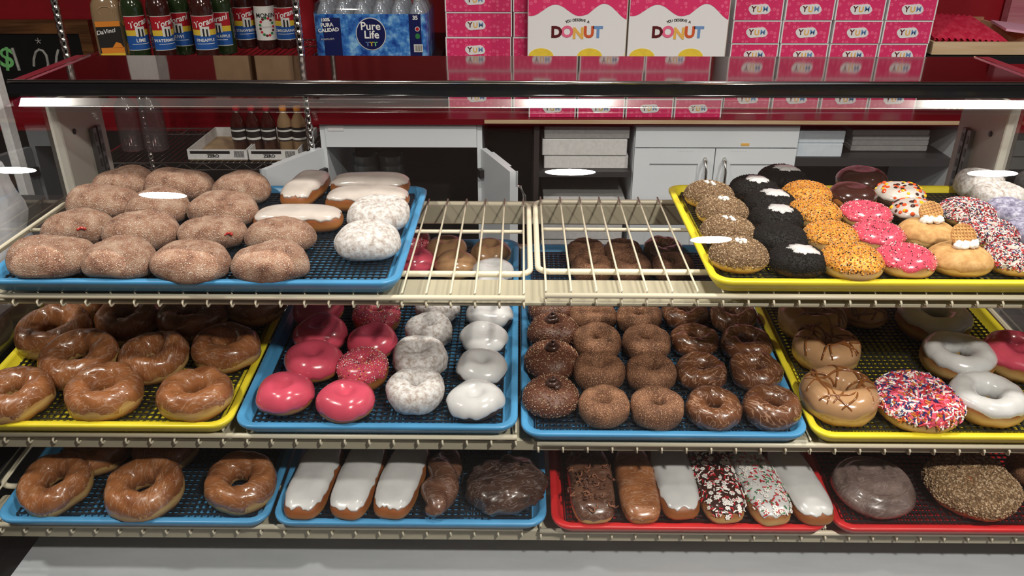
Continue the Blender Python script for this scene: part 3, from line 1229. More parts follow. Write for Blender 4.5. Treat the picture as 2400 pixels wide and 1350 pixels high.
def ex_greycrumb(g, s):
    out = [mk('crumbs', bits(g, 2000, CRUMB_GREY, -.05, 5 + s, .0006), False, True)]
    m = MB()
    rnd = random.Random(s)
    for q in range(9):
        p = Vector((rnd.uniform(-.011, .011), rnd.uniform(-.007, .007), 0))
        blob(m, (p.x, p.y, g.h + .0015), rnd.uniform(.0025, .004), 'bit_white', q, .8, .4, 8, 6)
    out.append(mk('white_chips', m))
    return out


kind('graycrumb', k_iced(lambda s: round_dome(s), 'dough', 'bit_olive', .0, .25, .0008, extra=ex_greycrumb, part='coating'), 2)


def ex_cookie(cream):
    def f(g, s):
        hole = (lambda p: math.hypot(p.x - .004, (p.y + .004) * 1.2) > .019 or p.z < .02) if cream else None
        out = [mk('cookie_crumbs', bits(g, 1500, [('crumb', .0017, 'bit_cookie'), ('crumb', .0016, 'bit_black'), ('crumb', .0015, 'bit_black')], -.25, 21 + s, .0005, hole), False, True)]
        if cream:
            m = MB()
            vs, fs = [], []
            nu = 40
            for i in range(nu):
                u = 2 * math.pi * i / nu
                r = .0225 * (1 + .5 * noise.noise(Vector((math.cos(u) * 4, math.sin(u) * 4, s + 3.3))))
                for q, (k, dz) in enumerate(((1.0, -.002), (.93, .0022), (.5, .0042))):
                    x, y = .004 + r * k * math.cos(u), -.004 + r * k * math.sin(u) * .85
                    rho = min(.97, math.hypot(x / g.lx, y / g.ly))
                    ph = math.acos(rho ** (1 / g.e))
                    vs.append((x, y, g.h * (.42 + .58 * math.sin(ph)) + dz))
            vs.append((.004, -.004, g.h + .004))
            for i in range(nu):
                k = (i + 1) % nu
                fs += [(3 * i, 3 * k, 3 * k + 1, 3 * i + 1), (3 * i + 1, 3 * k + 1, 3 * k + 2, 3 * i + 2), (3 * i + 2, 3 * k + 2, len(vs) - 1)]
            m.add(vs, fs, 'white_icing')
            out.append(mk('cream_center', m))
        return out
    return f


kind('cookie_cream', k_iced(lambda s: round_dome(s), 'cake_dark', 'bit_black', -.1, .2, .0006, extra=ex_cookie(True), part='coating'), 2)
kind('cookie', k_iced(lambda s: round_dome(s), 'cake_dark', 'bit_black', -.1, .2, .0006, extra=ex_cookie(False), part='coating'), 1)
kind('orange', k_iced(lambda s: round_dome(s, .004), 'dough', 'bit_amber', .12, .3, .0012, extra=ex_bits('crumble', 1400, [('crumb', .0017, 'bit_orange'), ('crumb', .0017, 'bit_amber'), ('crumb', .0016, 'bit_amber'), ('crumb', .0016, 'bit_orange'), ('crumb', .0015, 'bit_lighttan'), ('crumb', .0016, 'bit_black')], .15, .0012)), 2)
kind('choc', k_iced(lambda s: round_dome(s, .003), 'dough_dark', 'choc_icing', .0, .3), 2)
kind('pink_fleck', k_iced(lambda s: round_dome(s, .005), 'dough', 'pink_icing', .1, .3, extra=ex_bits('sprinkles', 420, [('crumb', .0013, 'bit_white'), ('crumb', .0014, 'bit_black'), ('crumb', .0012, 'bit_pink'), ('crumb', .0013, 'bit_red')], .15)), 2)
kind('candy', k_iced(lambda s: round_dome(s, .004), 'cake_dark', 'grey_icing', .05, .3, extra=ex_bits('candies', 62, [('candy', .0040, 'candy_orange'), ('candy', .0040, 'candy_orange'), ('candy', .004, 'candy_yellow'), ('candy', .004, 'candy_brown')], .35, .0005)), 2)


def ex_wafer(g, s):
    m = MB()
    R = Matrix.Rotation(math.radians(52), 3, 'X') @ Matrix.Rotation(.3 * s, 3, 'Z')
    c = Vector((0.004, .012, g.h + .013))
    m.lathe([(.0205, -.002), (.0215, 0), (.0205, .002)], 'waffle', 22, c, R)
    for q in range(-3, 4):
        for ax in (0, 1):
            L = 2 * math.sqrt(.0205 ** 2 - (q * .0056) ** 2)
            sz = (L, .0014, .0018) if ax == 0 else (.0014, L, .0018)
            off = Vector((0, q * .0056, .0026)) if ax == 0 else Vector((q * .0056, 0, .0026))
            m.box(c + R @ off, sz, 'waffle', R)
    w = MB()
    for q in range(8):
        blob(w, (-.012 + .0042 * q, -.004 + .0035 * math.sin(q * 2.1), g.h + .003 + .002 * (q % 2)), .0068, 'whipped', q + s * 9, .85, .7, 10, 8)
    return [mk('wafer', m, False), mk('whipped_cream', w)]


kind('graham', k_iced(lambda s: Dome(.050, .0475, .043, 2.05, .66, .002, .3, .003, 26, s + 4), 'dough', 'graham_coat', -.05, .25, .001, extra=ex_wafer, part='coating'), 2)
kind('nonpareil', k_iced(lambda s: round_dome(s, .004), 'dough', 'cream_icing', .05, .3, .0010, extra=ex_bits('sprinkles', 1500, [('rod', .0042, 'bit_white'), ('rod', .0042, 'bit_white'), ('rod', .0042, 'bit_red'), ('rod', .0042, 'bit_black'), ('rod', .0042, 'bit_brown'), ('rod', .0042, 'bit_blue'), ('rod', .0042, 'bit_red')], .0, .0008, lambda p: math.hypot(p.x - .004, p.y) > .010)), 2)


def ex_swirl(g, s):
    out = [mk('crumbs', bits(g, 1400, [('crumb', .0014, 'bit_brown'), ('crumb', .0014, 'bit_midbrown'), ('crumb', .0014, 'bit_midbrown'), ('crumb', .0013, 'bit_lighttan')], -.25, 31 + s, .0006), False, True)]
    m = MB()
    pts, rr = [], []
    for i in range(46):
        t = i / 45
        a = t * 2 * math.pi * 2.6 + s
        r = .0105 * (1 - t) ** .8
        pts.append((r * math.cos(a), r * math.sin(a) + .002, g.h - .001 + t * .016))
        rr.append(.0046 * (1 - t) ** .6 + .0005)
    m.tube(pts, rr, 'swirl_choc', 10)
    out.append(mk('frosting_swirl', m))
    return out


kind('swirl', k_iced(lambda s: round_dome(s + 5, .003), 'cake_dark', 'bit_brown', -.2, .2, .0005, extra=ex_swirl, part='coating'), 2)


def ex_drizzle(g, s):
    rnd = random.Random(s + 40)
    m = MB()
    for q in range(9):
        an = rnd.uniform(-1, 1) * .9 + (math.pi / 2 if q % 2 else 0)
        off = rnd.uniform(-.035, .035)
        cur = rnd.uniform(-14, 14)
        d = Vector((math.cos(an), math.sin(an)))
        e = Vector((-d.y, d.x))
        run = []
        for i in range(41):
            t = -.056 + .112 * i / 40
            p = d * t + e * (off + cur * t * t * .5 + .004 * math.sin(t * 90 + q))
            zt = g.top(p.x, p.y)
            if zt is None or zt < g.h * .62:
                if len(run) > 3:
                    m.tube(run, .0017, 'caramel', 6)
                run = []
                continue
            run.append((p.x, p.y, zt + .0022))
        if len(run) > 3:
            m.tube(run, .0017, 'caramel', 6)
    return [mk('caramel_drizzle', m)]


kind('caramel_ring', k_iced(lambda s: Ring(.0595, .012, .042, .9, .003, 24, s + 9), 'dough', 'maple_icing', -.08, .25, extra=ex_drizzle), 3)


def ex_square(g, s):
    g2 = Ring(.0465, -.02, g.h, .9)
    return ex_drizzle(g2, s)


kind('caramel_filled', k_iced(lambda s: round_dome(s), 'dough', 'maple_icing', .12, .25, extra=ex_square), 1)
kind('white_ring', k_iced(lambda s: Ring(.0595, .019, .040, .88, .0025, 24, s + 12), 'dough', 'white_icing', .22, .25, .002), 3)
kind('pink_ring', k_iced(lambda s: Ring(.0595, .018, .040, .88, .0025, 24, s + 15), 'dough', 'pink_icing', .22, .25, .002), 1)
kind('rainbow', k_iced(lambda s: Ring(.067, .008, .042, .9, .003, 24, s + 17), 'dough', 'pink_icing', .1, .25, extra=ex_bits('sprinkles', 1150, [('rod', .0078, 'bit_white'), ('rod', .0078, 'bit_pink'), ('rod', .0078, 'bit_blue'), ('rod', .0078, 'bit_red'), ('rod', .0078, 'bit_orange'), ('rod', .0078, 'bit_white'), ('rod', .0078, 'bit_blue')], .1, .001)), 1)


def bar(L, W, h, s):
    return Dome(W, L, h, 3.6, .42, 0, .3, .003, 22, s + 3)


kind('bar_white', k_iced(lambda s: bar(.088, .036, .040, s), 'dough_dark', 'white_icing', .55, .3, .0022, wf=6.0), 3)
kind('bar_cream', k_iced(lambda s: bar(.080, .034, .040, s), 'dough_dark', 'cream_icing', .42, .3, .002, wf=7.0), 3)
kind('bar_maple', k_iced(lambda s: bar(.088, .034, .036, s), 'dough_dark', 'glaze', .1, .22, .0015, wf=5.0), 1)
kind('bar_choc_sprinkle', k_iced(lambda s: bar(.088, .037, .040, s), 'dough', 'choc_icing', .45, .25, .002, wf=5.0, extra=ex_bits('sprinkles', 420, [('rod', .0062, 'bit_white'), ('rod', .0062, 'bit_red'), ('rod', .0062, 'bit_red'), ('flake', .0042, 'bit_white'), ('rod', .006, 'bit_white')], .35, .0018)), 1)
kind('bar_white_sprinkle', k_iced(lambda s: bar(.088, .036, .040, s), 'dough', 'white_icing', .48, .25, .002, wf=5.0, extra=ex_bits('sprinkles', 300, [('rod', .0062, 'bit_white'), ('rod', .0062, 'bit_red'), ('rod', .0062, 'bit_green'), ('rod', .0062, 'bit_red'), ('flake', .004, 'bit_white')], .5, .0018)), 1)


def ex_shavings(g, s):
    rnd = random.Random(3)
    m = MB()
    for q in range(60):
        p, nn = g.sample(rnd, .7)
        a, b = frame(nn)
        th = rnd.uniform(0, 6.28)
        d = a * math.cos(th) + b * math.sin(th)
        e = nn.cross(d)
        R = rnd.uniform(.005, .010)
        pts = []
        for i in range(7):
            t = i / 6 * rnd.uniform(2.0, 3.6)
            pts.append(p + nn * (.002 + R * .6 * (1 - math.cos(t)) * .5) + d * R * math.sin(t) + e * (i * .0018))
        m.tube(pts, .0016, 'bit_midbrown' if q % 2 else 'bit_brown', 5)
    return [mk('chocolate_shavings', m, True, True)]


kind('bar_shaved', k_iced(lambda s: bar(.088, .038, .042, s), 'dough', 'twist_glaze', .05, .2, .0015, wf=5.0, extra=ex_shavings), 1)
kind('fritter', k_single(lambda s: Dome(.068, .062, .050, 2.4, .55, .0, .3, .008, 20, 5, lump=.011), 'fritter_glaze'), 1)
kind('roll', k_iced(lambda s: Dome(.066, .066, .040, 2.1, .5, .0, .3, .003, 20, 6, spiral=.0042), 'roll_glaze', 'roll_glaze', -.3, .2, .0016), 1)
kind('crumb_cake', k_iced(lambda s: Dome(.074, .070, .050, 2.2, .55, .0, .3, .006, 20, 7, lump=.003), 'dough_dark', 'bit_olive', .05, .2, .001, extra=ex_bits('crumb_topping', 3800, [('crumb', .0026, 'bit_tan'), ('crumb', .0026, 'bit_lighttan'), ('crumb', .0024, 'bit_olive'), ('crumb', .0024, 'bit_tan')], .02, .0008)), 1)


def f_twist(s):
    m = MB()
    nu, nl = 28, 46
    vs, fs = [], []
    for j in range(nl + 1):
        t = j / nl
        y = -.082 + .164 * t
        env = math.sin(math.pi * min(max(t, .0), 1.)) ** .35 if 0 < t < 1 else 0.02
        tw = t * math.pi * 2.4 + .5
        for i in range(nu):
            a = 2 * math.pi * i / nu
            # two-lobed section turning along the length
            rr = .026 * (0.72 + .42 * abs(math.cos(a - tw))) * env
            p = Vector((rr * 1.15 * math.cos(a), y, .024 + rr * .9 * math.sin(a)))
            p += Vector((0, 0, .0015 * noise.noise(p * 60)))
            p.z = max(p.z, 0)
            vs.append(p)
    for j in range(nl):
        for i in range(nu):
            k = (i + 1) % nu
            fs.append((j * nu + i, j * nu + nu + i, j * nu + nu + k, j * nu + k))
    m.add(vs, fs, 'twist_glaze')
    return [mk('dough', m)]


kind('twist', f_twist, 1)

# kind: name, category, group, description, reference width (m), height (m)
INFO = {
    'glazed': ('glazed_ring_donut', 'glazed ring donut', .118, .038),
    'choc_cake': ('chocolate_glazed_donut', 'glossy chocolate glazed cake donut', .091, .040),
    'cinnamon': ('cinnamon_sugar_donut', 'cinnamon sugar cake donut', .091, .042),
    'sugar': ('filled_sugar_donut', 'sugar-coated filled oval donut', .123, .056),
    'powder': ('powdered_donut', 'white powdered sugar filled donut', .106, .050),
    'powder_ring': ('powdered_donut', 'white powdered sugar cake donut', .094, .042),
    'blue_ring': ('powdered_donut', 'bluish powdered cake donut', .094, .040),
    'pink': ('pink_iced_donut', 'plain pink iced donut', .093, .041),
    'pink_nonp': ('pink_sprinkled_donut', 'pink donut with dark and white sprinkles', .091, .038),
    'white': ('white_iced_donut', 'white iced donut', .093, .036),
    'maple_back': ('maple_iced_donut', 'tan maple iced donut', .093, .041),
    'graycrumb': ('crumb_topped_donut', 'grey-brown crumb donut with white chips', .093, .042),
    'cookie_cream': ('cookie_crumb_donut', 'black cookie-crumb donut with white cream', .093, .042),
    'cookie': ('cookie_crumb_donut', 'all-black cookie-crumb donut', .093, .042),
    'orange': ('orange_crumble_donut', 'orange crumble donut', .093, .042),
    'choc': ('chocolate_iced_donut', 'smooth chocolate iced donut', .093, .042),
    'pink_fleck': ('pink_sprinkled_donut', 'pink iced donut with fine sprinkles', .093, .042),
    'candy': ('candy_topped_donut', 'grey iced donut with orange and yellow candies', .093, .042),
    'graham': ('wafer_topped_donut', 'tan crumb donut with wafer and cream', .100, .043),
    'nonpareil': ('sprinkled_donut', 'red, white and dark sprinkle-covered donut', .093, .042),
    'swirl': ('chocolate_swirl_donut', 'chocolate crumb donut with frosting swirl', .093, .042),
    'caramel_ring': ('caramel_drizzled_donut', 'tan iced ring with caramel drizzle', .119, .042),
    'caramel_filled': ('caramel_drizzled_donut', 'small tan filled donut with caramel drizzle', .093, .042),
    'white_ring': ('white_iced_ring_donut', 'white iced ring donut', .119, .040),
    'pink_ring': ('pink_iced_ring_donut', 'pink iced ring donut', .119, .040),
    'rainbow': ('rainbow_sprinkle_donut', 'pink ring donut under rainbow sprinkles', .134, .042),
    'bar_white': ('iced_bar', 'white iced bar donut', .072, .040),
    'bar_cream': ('iced_bar', 'cream iced bar donut', .068, .040),
    'bar_maple': ('glazed_bar', 'brown glazed bar donut', .068, .036),
    'bar_choc_sprinkle': ('sprinkled_bar', 'chocolate bar donut with red and white sprinkles', .074, .040),
    'bar_white_sprinkle': ('sprinkled_bar', 'white iced bar donut with red and green sprinkles', .072, .040),
    'bar_shaved': ('chocolate_bar', 'chocolate bar donut with chocolate shavings', .076, .042),
    'fritter': ('apple_fritter', 'large dark lumpy glazed fritter', .14, .05),
    'roll': ('cinnamon_roll', 'large round glazed cinnamon roll', .132, .040),
    'crumb_cake': ('crumb_pastry', 'large round pastry under brown crumb topping', .148, .05),
    'twist': ('twisted_donut', 'dark glazed twisted bar donut', .06, .046),
}
# how much puffier the pastry stands than its basic shape
ZK = {'glazed': 1.3, 'pink': 1.2, 'pink_nonp': 1.25, 'white': 1.2, 'powder_ring': 1.15, 'cinnamon': 1.08, 'swirl': 1.1, 'caramel_ring': 1.22,
      'white_ring': 1.15, 'pink_ring': 1.15, 'graycrumb': 1.05, 'orange': 1.05, 'choc': 1.08, 'maple_back': 1.15, 'roll': 1.1}
CNT = {}
RND = random.Random(7)


def pastry(kd, tr, u, v, w=None, where='', spin=None, lift=0.0, lean=0.0, leany=0.0, label=None):
    name, desc, dw, dh = INFO[kd]
    Y0, zz, ta, a = TRAYS[tr]
    i = CNT.get(kd, 0)
    CNT[kd] = i + 1
    zk = ZK.get(kd, 1.0)
    p = on_plane(u, v, Y0, zz + lift + dh * zk * .5, ta)
    sc = 1.0
    if w:
        sc = max(.84, min(1.2, w / pxm(p) / dw))
    dh = dh * zk * sc
    p = on_plane(u, v, Y0, zz + lift + dh * .5, ta)
    base = p - Vector((0, -math.sin(a), math.cos(a))) * (dh * .5)
    # keep the base on the rack plane
    base.z = zz + lift + (base.y - Y0) * ta
    parts = get_kind(kd, i)
    sp = RND.uniform(-math.pi, math.pi) if spin is None else spin
    M = Matrix.Rotation(a + lean, 4, 'X') @ Matrix.Rotation(leany, 4, 'Y') @ Matrix.Rotation(sp, 4, 'Z')
    lab = label or (desc + ', ' + where)
    single = len(parts) == 1
    if single:
        root = put(name, parts[0][1])
    else:
        root = bpy.data.objects.new(name, None)
        COL.objects.link(root)
        root.empty_display_size = .03
        for pn, me, stuff in parts:
            c = put(pn, me, root)
            if stuff:
                c['kind'] = 'stuff'
    root.location = base
    root.rotation_euler = M.to_euler()
    root.scale = (sc, sc, sc * zk)
    tag(root, lab, 'donut', GROUP[tr])
    return root


GROUP = {'T1': 'pastries in the top blue tray', 'T2': 'topped donuts in the top yellow tray', 'M1': 'glazed rings in the middle yellow tray',
         'M2': 'pink and white donuts in the middle blue tray', 'M3': 'brown cake donuts in the middle blue tray', 'M4': 'iced rings in the right yellow tray',
         'B1': 'glazed rings on the bottom shelf', 'B2': 'iced bars on the bottom shelf', 'B3': 'decorated bars in the red tray', 'B4': 'large pastries in the red tray'}
ORD = ['first', 'second', 'third', 'fourth', 'fifth', 'sixth', 'seventh']


def rowpos(i, n):
    return 'leftmost' if i == 0 else 'rightmost' if i == n - 1 else ORD[i] + ' from left'


def colpos(i, n):
    return 'frontmost' if i == 0 else 'rearmost' if i == n - 1 else ORD[i] + ' from front'


# --- top blue tray
rows = [('front row', [(120, 600, 190, .12), (280, 605, 175, 0), (450, 610, 183, 0), (635, 612, 180, .02)]),
        ('second row', [(185, 530, 157, .1), (330, 540, 178, .05), (495, 545, 160, .0), (654, 550, 166, .0)]),
        ('third row', [(240, 472, 160, .05), (370, 483, 152, 0), (525, 488, 162, -.05)]),
        ('back row', [(293, 428, 146, .1), (418, 432, 152, .0), (566, 440, 140, -.1)])]
for rn, lst in rows:
    for i, (u, v, w, sp) in enumerate(lst):
        pastry('sugar', 'T1', u, v, w, '%s in the %s, top blue tray' % (rowpos(i, len(lst)), rn), spin=sp + (math.pi if (i + len(rn)) % 2 else 0))
pastry('powder', 'T1', 862, 562, 156, 'nearer one in the top blue tray', spin=.3)
pastry('powder', 'T1', 888, 500, 150, 'farther one behind its twin', spin=1.2)
pastry('bar_cream', 'T1', 700, 512, None, '', spin=math.pi / 2, label='cream iced bar donut lying crosswise, frontmost in the top blue tray')
pastry('bar_cream', 'T1', 862, 466, None, '', spin=math.pi / 2 + .03, label='cream iced bar donut lying crosswise behind the powdered donuts')
pastry('bar_cream', 'T1', 868, 432, None, '', spin=math.pi / 2, label='cream iced bar donut lying crosswise, rearmost in the top blue tray')
pastry('bar_cream', 'T1', 718, 440, None, '', spin=-.12, label='cream iced bar donut pointing to the back of the top blue tray')

# --- top yellow tray: columns from the left, each front to back
cols = [[('graycrumb', 1732, 597, 135), ('graycrumb', 1707, 541, 124), ('graycrumb', 1693, 494, 118), ('graycrumb', 1663, 456, 112)],
        [('cookie_cream', 1870, 609, 132), ('cookie', 1826, 558, 126), ('cookie_cream', 1821, 511, 120), ('cookie_cream', 1806, 474, 115), ('cookie_cream', 1768, 441, 110)],
        [('orange', 1995, 613, 142), ('orange', 1946, 556, 124), ('orange', 1908, 500, 120), ('orange', 1892, 457, 112)],
        [('pink_fleck', 2120, 609, 136), ('pink_fleck', 2056, 553, 124), ('pink_fleck', 2028, 503, 118), ('choc', 1998, 459, 108), ('choc', 2018, 422, 112)],
        [('graham', 2250, 606, 145), ('graham', 2172, 545, 130), ('candy', 2146, 497, 112), ('candy', 2108, 458, 112)],
        [('nonpareil', 2370, 606, 130), ('nonpareil', 2315, 546, 128), ('nonpareil', 2266, 498, 122)],
        [('blue_ring', 2420, 545, 125), ('blue_ring', 2368, 498, 115), ('powder_ring', 2338, 461, 112), ('powder_ring', 2294, 432, 108)]]
cn = ['left column', 'second column', 'third column', 'fourth column', 'fifth column', 'sixth column', 'rightmost column']
for ci, lst in enumerate(cols):
    for i, (kd, u, v, w) in enumerate(lst):
        pastry(kd, 'T2', u, v, w, '%s, %s, top yellow tray' % (colpos(i, len(lst)), cn[ci]), spin=RND.uniform(-.4, .4) if kd in ('graham', 'cookie_cream', 'graycrumb') else None)
pastry('cookie_cream', 'T2', 1833, 416, 108, '', spin=.2, lift=0.0, label='black cookie-crumb donut with white cream at the rear edge of top yellow tray')

# --- middle left yellow tray, glazed rings
rows = [('front row', [(35, 924, 168), (245, 918, 172), (458, 924, 168)]),
        ('second row', [(190, 836, 170), (362, 836, 160), (530, 815, 158)]),
        ('third row', [(130, 774, 168), (302, 748, 150), (450, 746, 156)]),
        ('back row', [(185, 706, 140), (600, 712, 142)])]
for rn, lst in rows:
    for i, (u, v, w) in enumerate(lst):
        lean = {('second row', 0): .16, ('third row', 0): .08}.get((rn, i), RND.uniform(-.03, .05))
        pastry('glazed', 'M1', u, v, w, '%s in the %s, left yellow tray' % (rowpos(i, len(lst)), rn), lean=lean)

# --- middle blue tray, pink / powdered / white
cols = [[('pink', 668, 922, 132), ('pink', 737, 846, 132), ('pink', 751, 783, 126), ('pink', 745, 724, 116)],
        [('pink', 813, 938, 132), ('pink_nonp', 851, 866, 120), ('pink', 873, 801, 116), ('pink_nonp', 884, 743, 110), ('pink', 900, 695, 108)],
        [('powder_ring', 973, 915, 135), ('powder_ring', 985, 838, 130), ('powder_ring', 1006, 776, 112), ('powder_ring', 1026, 718, 106)],
        [('white', 1115, 937, 131), ('white', 1128, 860, 121), ('white', 1134, 793, 114), ('white', 1146, 735, 108), ('white', 1150, 682, 104)]]
cn = ['left column', 'second column', 'third column', 'right column']
for ci, lst in enumerate(cols):
    for i, (kd, u, v, w) in enumerate(lst):
        pastry(kd, 'M2', u, v, w, '%s, %s, pink-and-white tray' % (colpos(i, len(lst) + 1), cn[ci]))
for kd, u, v, w, lab in (('pink', 972, 612, 98, 'pink iced donut at the back, seen through the left wire shelf'), ('maple_back', 1068, 620, 100, 'tan maple iced donut at the back, nearer one through the wires'),
                         ('maple_back', 1046, 582, 96, 'tan maple iced donut at the back, left one behind its twin'), ('maple_back', 1152, 592, 96, 'tan maple iced donut at the back, rightmost through the wires'),
                         ('white', 1155, 636, 98, 'white iced donut at the back, seen through the wires'), ('pink_nonp', 960, 568, 95, 'pink sprinkled donut at the back edge of the tray')):
    pastry(kd, 'M2', u, v, w, label=lab)

# --- middle blue tray, chocolate
cols = [[('swirl', 1293, 928, 130), ('swirl', 1293, 843, 126), ('swirl', 1297, 775, 118), ('swirl', 1295, 720, 112)],
        [('cinnamon', 1415, 952, 122), ('cinnamon', 1404, 870, 122), ('cinnamon', 1400, 802, 115), ('cinnamon', 1390, 741, 110)],
        [('cinnamon', 1540, 955, 126), ('cinnamon', 1526, 874, 120), ('cinnamon', 1515, 804, 115), ('cinnamon', 1498, 746, 108)],
        [('choc_cake', 1672, 957, 128), ('choc_cake', 1643, 872, 120), ('choc_cake', 1627, 799, 112), ('choc_cake', 1604, 735, 106)],
        [('choc_cake', 1808, 955, 136), ('choc_cake', 1771, 870, 124), ('choc_cake', 1748, 806, 116), ('choc_cake', 1717, 742, 108)]]
cn = ['left column', 'second column', 'middle column', 'fourth column', 'right column']
for ci, lst in enumerate(cols):
    for i, (kd, u, v, w) in enumerate(lst):
        pastry(kd, 'M3', u, v, w, '%s, %s, brown-donut tray' % (colpos(i, len(lst) + 1), cn[ci]))
for kd, u, v, w, lab in (('cinnamon', 1387, 628, 98, 'brown cake donut at the back, left of the nearer three through wires'), ('cinnamon', 1478, 628, 98, 'brown cake donut at the back, middle of the nearer three through wires'),
                         ('cinnamon', 1577, 626, 98, 'brown cake donut at the back, right of the nearer three through wires'), ('cinnamon', 1372, 592, 92, 'brown cake donut in the last row, left through the wires'),
                         ('cinnamon', 1460, 592, 92, 'brown cake donut in the last row, middle through the wires'), ('choc_cake', 1553, 586, 95, 'dark chocolate donut in the last row, right through the wires')):
    pastry(kd, 'M3', u, v, w, label=lab)

# --- middle right yellow tray
for kd, u, v, w, lab, lean, spin in (
        ('caramel_ring', 1965, 928, 172, 'tan iced ring with caramel drizzle, frontmost in right yellow tray', 0, .4),
        ('caramel_ring', 1936, 818, 152, 'tan iced ring with caramel drizzle, second from front, right yellow tray', 0, 2.),
        ('caramel_ring', 1902, 746, 154, 'tan iced ring with caramel drizzle, rearmost of three, right yellow tray', 0, 1.2),
        ('caramel_filled', 2026, 734, 102, 'small tan filled donut with caramel drizzle near the white rings', 0, .2),
        ('rainbow', 2148, 942, 195, 'pink ring donut thickly covered with rainbow sprinkles', 0, .3),
        ('white_ring', 2312, 938, 168, 'white iced ring donut, frontmost in right yellow tray', -.04, 1.),
        ('white_ring', 2243, 838, 160, 'white iced ring donut, middle one of right yellow tray', 0, 2.4),
        ('white_ring', 2188, 748, 160, 'white iced ring donut, rear large one of right yellow tray', 0.02, .2),
        ('pink_ring', 2386, 836, 160, 'pink iced ring donut at the right edge of the picture', 0, .2),
        ('white_ring', 2176, 690, 140, 'white iced ring donut half hidden under the top shelf edge', 0, .2)):
    pastry(kd, 'M4', u, v, w, lean=lean, spin=spin, label=lab)

# --- bottom shelf
for u, v, w, lab in ((132, 1130, 166, 'leftmost in front'), (338, 1145, 175, 'middle in front'), (566, 1127, 164, 'rightmost in front'), (235, 1050, 150, 'behind, left one'), (388, 1046, 150, 'behind, right one')):
    pastry('glazed', 'B1', u, v, w, label='glazed ring donut, %s, bottom shelf blue tray' % lab, lean={132: .14, 566: .12}.get(u, .03))
for i, (u, sp) in enumerate(((738, -.10), (842, -.12), (944, -.16))):
    pastry('bar_white', 'B2', u, 1122, None, label='white iced bar donut, %s of three, bottom blue tray' % ('leftmost', 'middle', 'rightmost')[i], spin=sp)
pastry('twist', 'B2', 1036, 1126, None, spin=-.08, label='dark glazed twisted bar donut beside the fritter')
pastry('fritter', 'B2', 1188, 1132, 190, spin=.3, label='large dark lumpy glazed fritter in the bottom blue tray')
for kd, u, v, sp, lab in (('bar_shaved', 1384, 1130, .03, 'brown bar donut covered with chocolate shavings'), ('bar_maple', 1492, 1132, .03, 'plain brown glazed bar donut in the red tray'),
                          ('bar_white', 1578, 1122, .05, 'white iced bar donut between the plain and sprinkled bars'), ('bar_choc_sprinkle', 1676, 1130, .06, 'chocolate bar donut with red and white sprinkles'),
                          ('bar_white_sprinkle', 1776, 1135, .13, 'white iced bar donut with red and green sprinkles'), ('bar_white', 1870, 1135, .15, 'white iced bar donut at the right end of the red tray')):
    pastry(kd, 'B3', u, v, None, label=lab, spin=sp)
pastry('roll', 'B4', 2047, 1140, 182, spin=.2, label='large round glazed cinnamon roll in the right red tray')
pastry('crumb_cake', 'B4', 2278, 1136, 205, spin=.4, label='large round pastry under brown crumb topping, right red tray')
pastry('cinnamon', 'B4', 2424, 1096, 120, label='brown cake donut cut by the right picture edge, right red tray')

# ------------------------------------------------------------------ behind: cabinets
CTZ = 0.928
CY = 2.80


def X(u, v=330, Y=CY):
    return PY(u, v, Y).x


def Zv(v, Y=CY, u=1200):
    return PY(u, v, Y).z


def handle(parent, p, s):
    mb = MB()
    pts = [(p[0], p[1], p[2] + .06), (p[0], p[1] - .02, p[2] + .055), (p[0] + .0, p[1] - .035, p[2] + .02), (p[0], p[1] - .036, p[2] - .02), (p[0], p[1] - .02, p[2] - .055), (p[0], p[1], p[2] - .06)]
    mb.tube(pts, .006, 'aluminium', 8)
    return mb.build('handle', parent, True)


def shaker_door(name, parent, x0, x1, z0, z1, y, hx):
    mb = MB()
    fw = .055
    mb.bx(x0, x1, y + .006, y + .02, z0, z1, 'cabinet_white')
    mb.bx(x0, x0 + fw, y, y + .008, z0, z1, 'cabinet_white')
    mb.bx(x1 - fw, x1, y, y + .008, z0, z1, 'cabinet_white')
    mb.bx(x0 + fw, x1 - fw, y, y + .008, z1 - fw, z1, 'cabinet_white')
    mb.bx(x0 + fw, x1 - fw, y, y + .008, z0, z0 + fw, 'cabinet_white')
    d = mb.build(name, parent)
    handle(d, (hx, y, z1 - .095), 1)
    return d


# cabinet with open doors
xa0, xa1 = X(752), X(1130)
ca = empty('base_cabinet', (0, 0, 0), 'white base cabinet with both doors swung open behind the case', 'cabinet')
za = Zv(345)
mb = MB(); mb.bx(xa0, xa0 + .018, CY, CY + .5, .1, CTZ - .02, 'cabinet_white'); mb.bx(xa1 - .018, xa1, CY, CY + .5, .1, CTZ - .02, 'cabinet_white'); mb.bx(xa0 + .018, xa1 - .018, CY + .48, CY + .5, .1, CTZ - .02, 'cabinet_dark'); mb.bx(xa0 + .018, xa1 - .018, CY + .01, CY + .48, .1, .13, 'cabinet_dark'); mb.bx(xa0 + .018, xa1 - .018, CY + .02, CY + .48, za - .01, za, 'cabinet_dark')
mb.build('carcass', ca)
mb = MB(); mb.bx(xa0 + .019, xa1 - .019, CY - .004, CY + .018, za, CTZ - .021, 'cabinet_white'); mb.build('top_rail', ca)
mb = MB(); mb.bx(xa0 + .03, xa0 + .085, CY - .006, CY - .0045, Zv(307), Zv(292), 'card_white'); mb.build('sticker', ca)
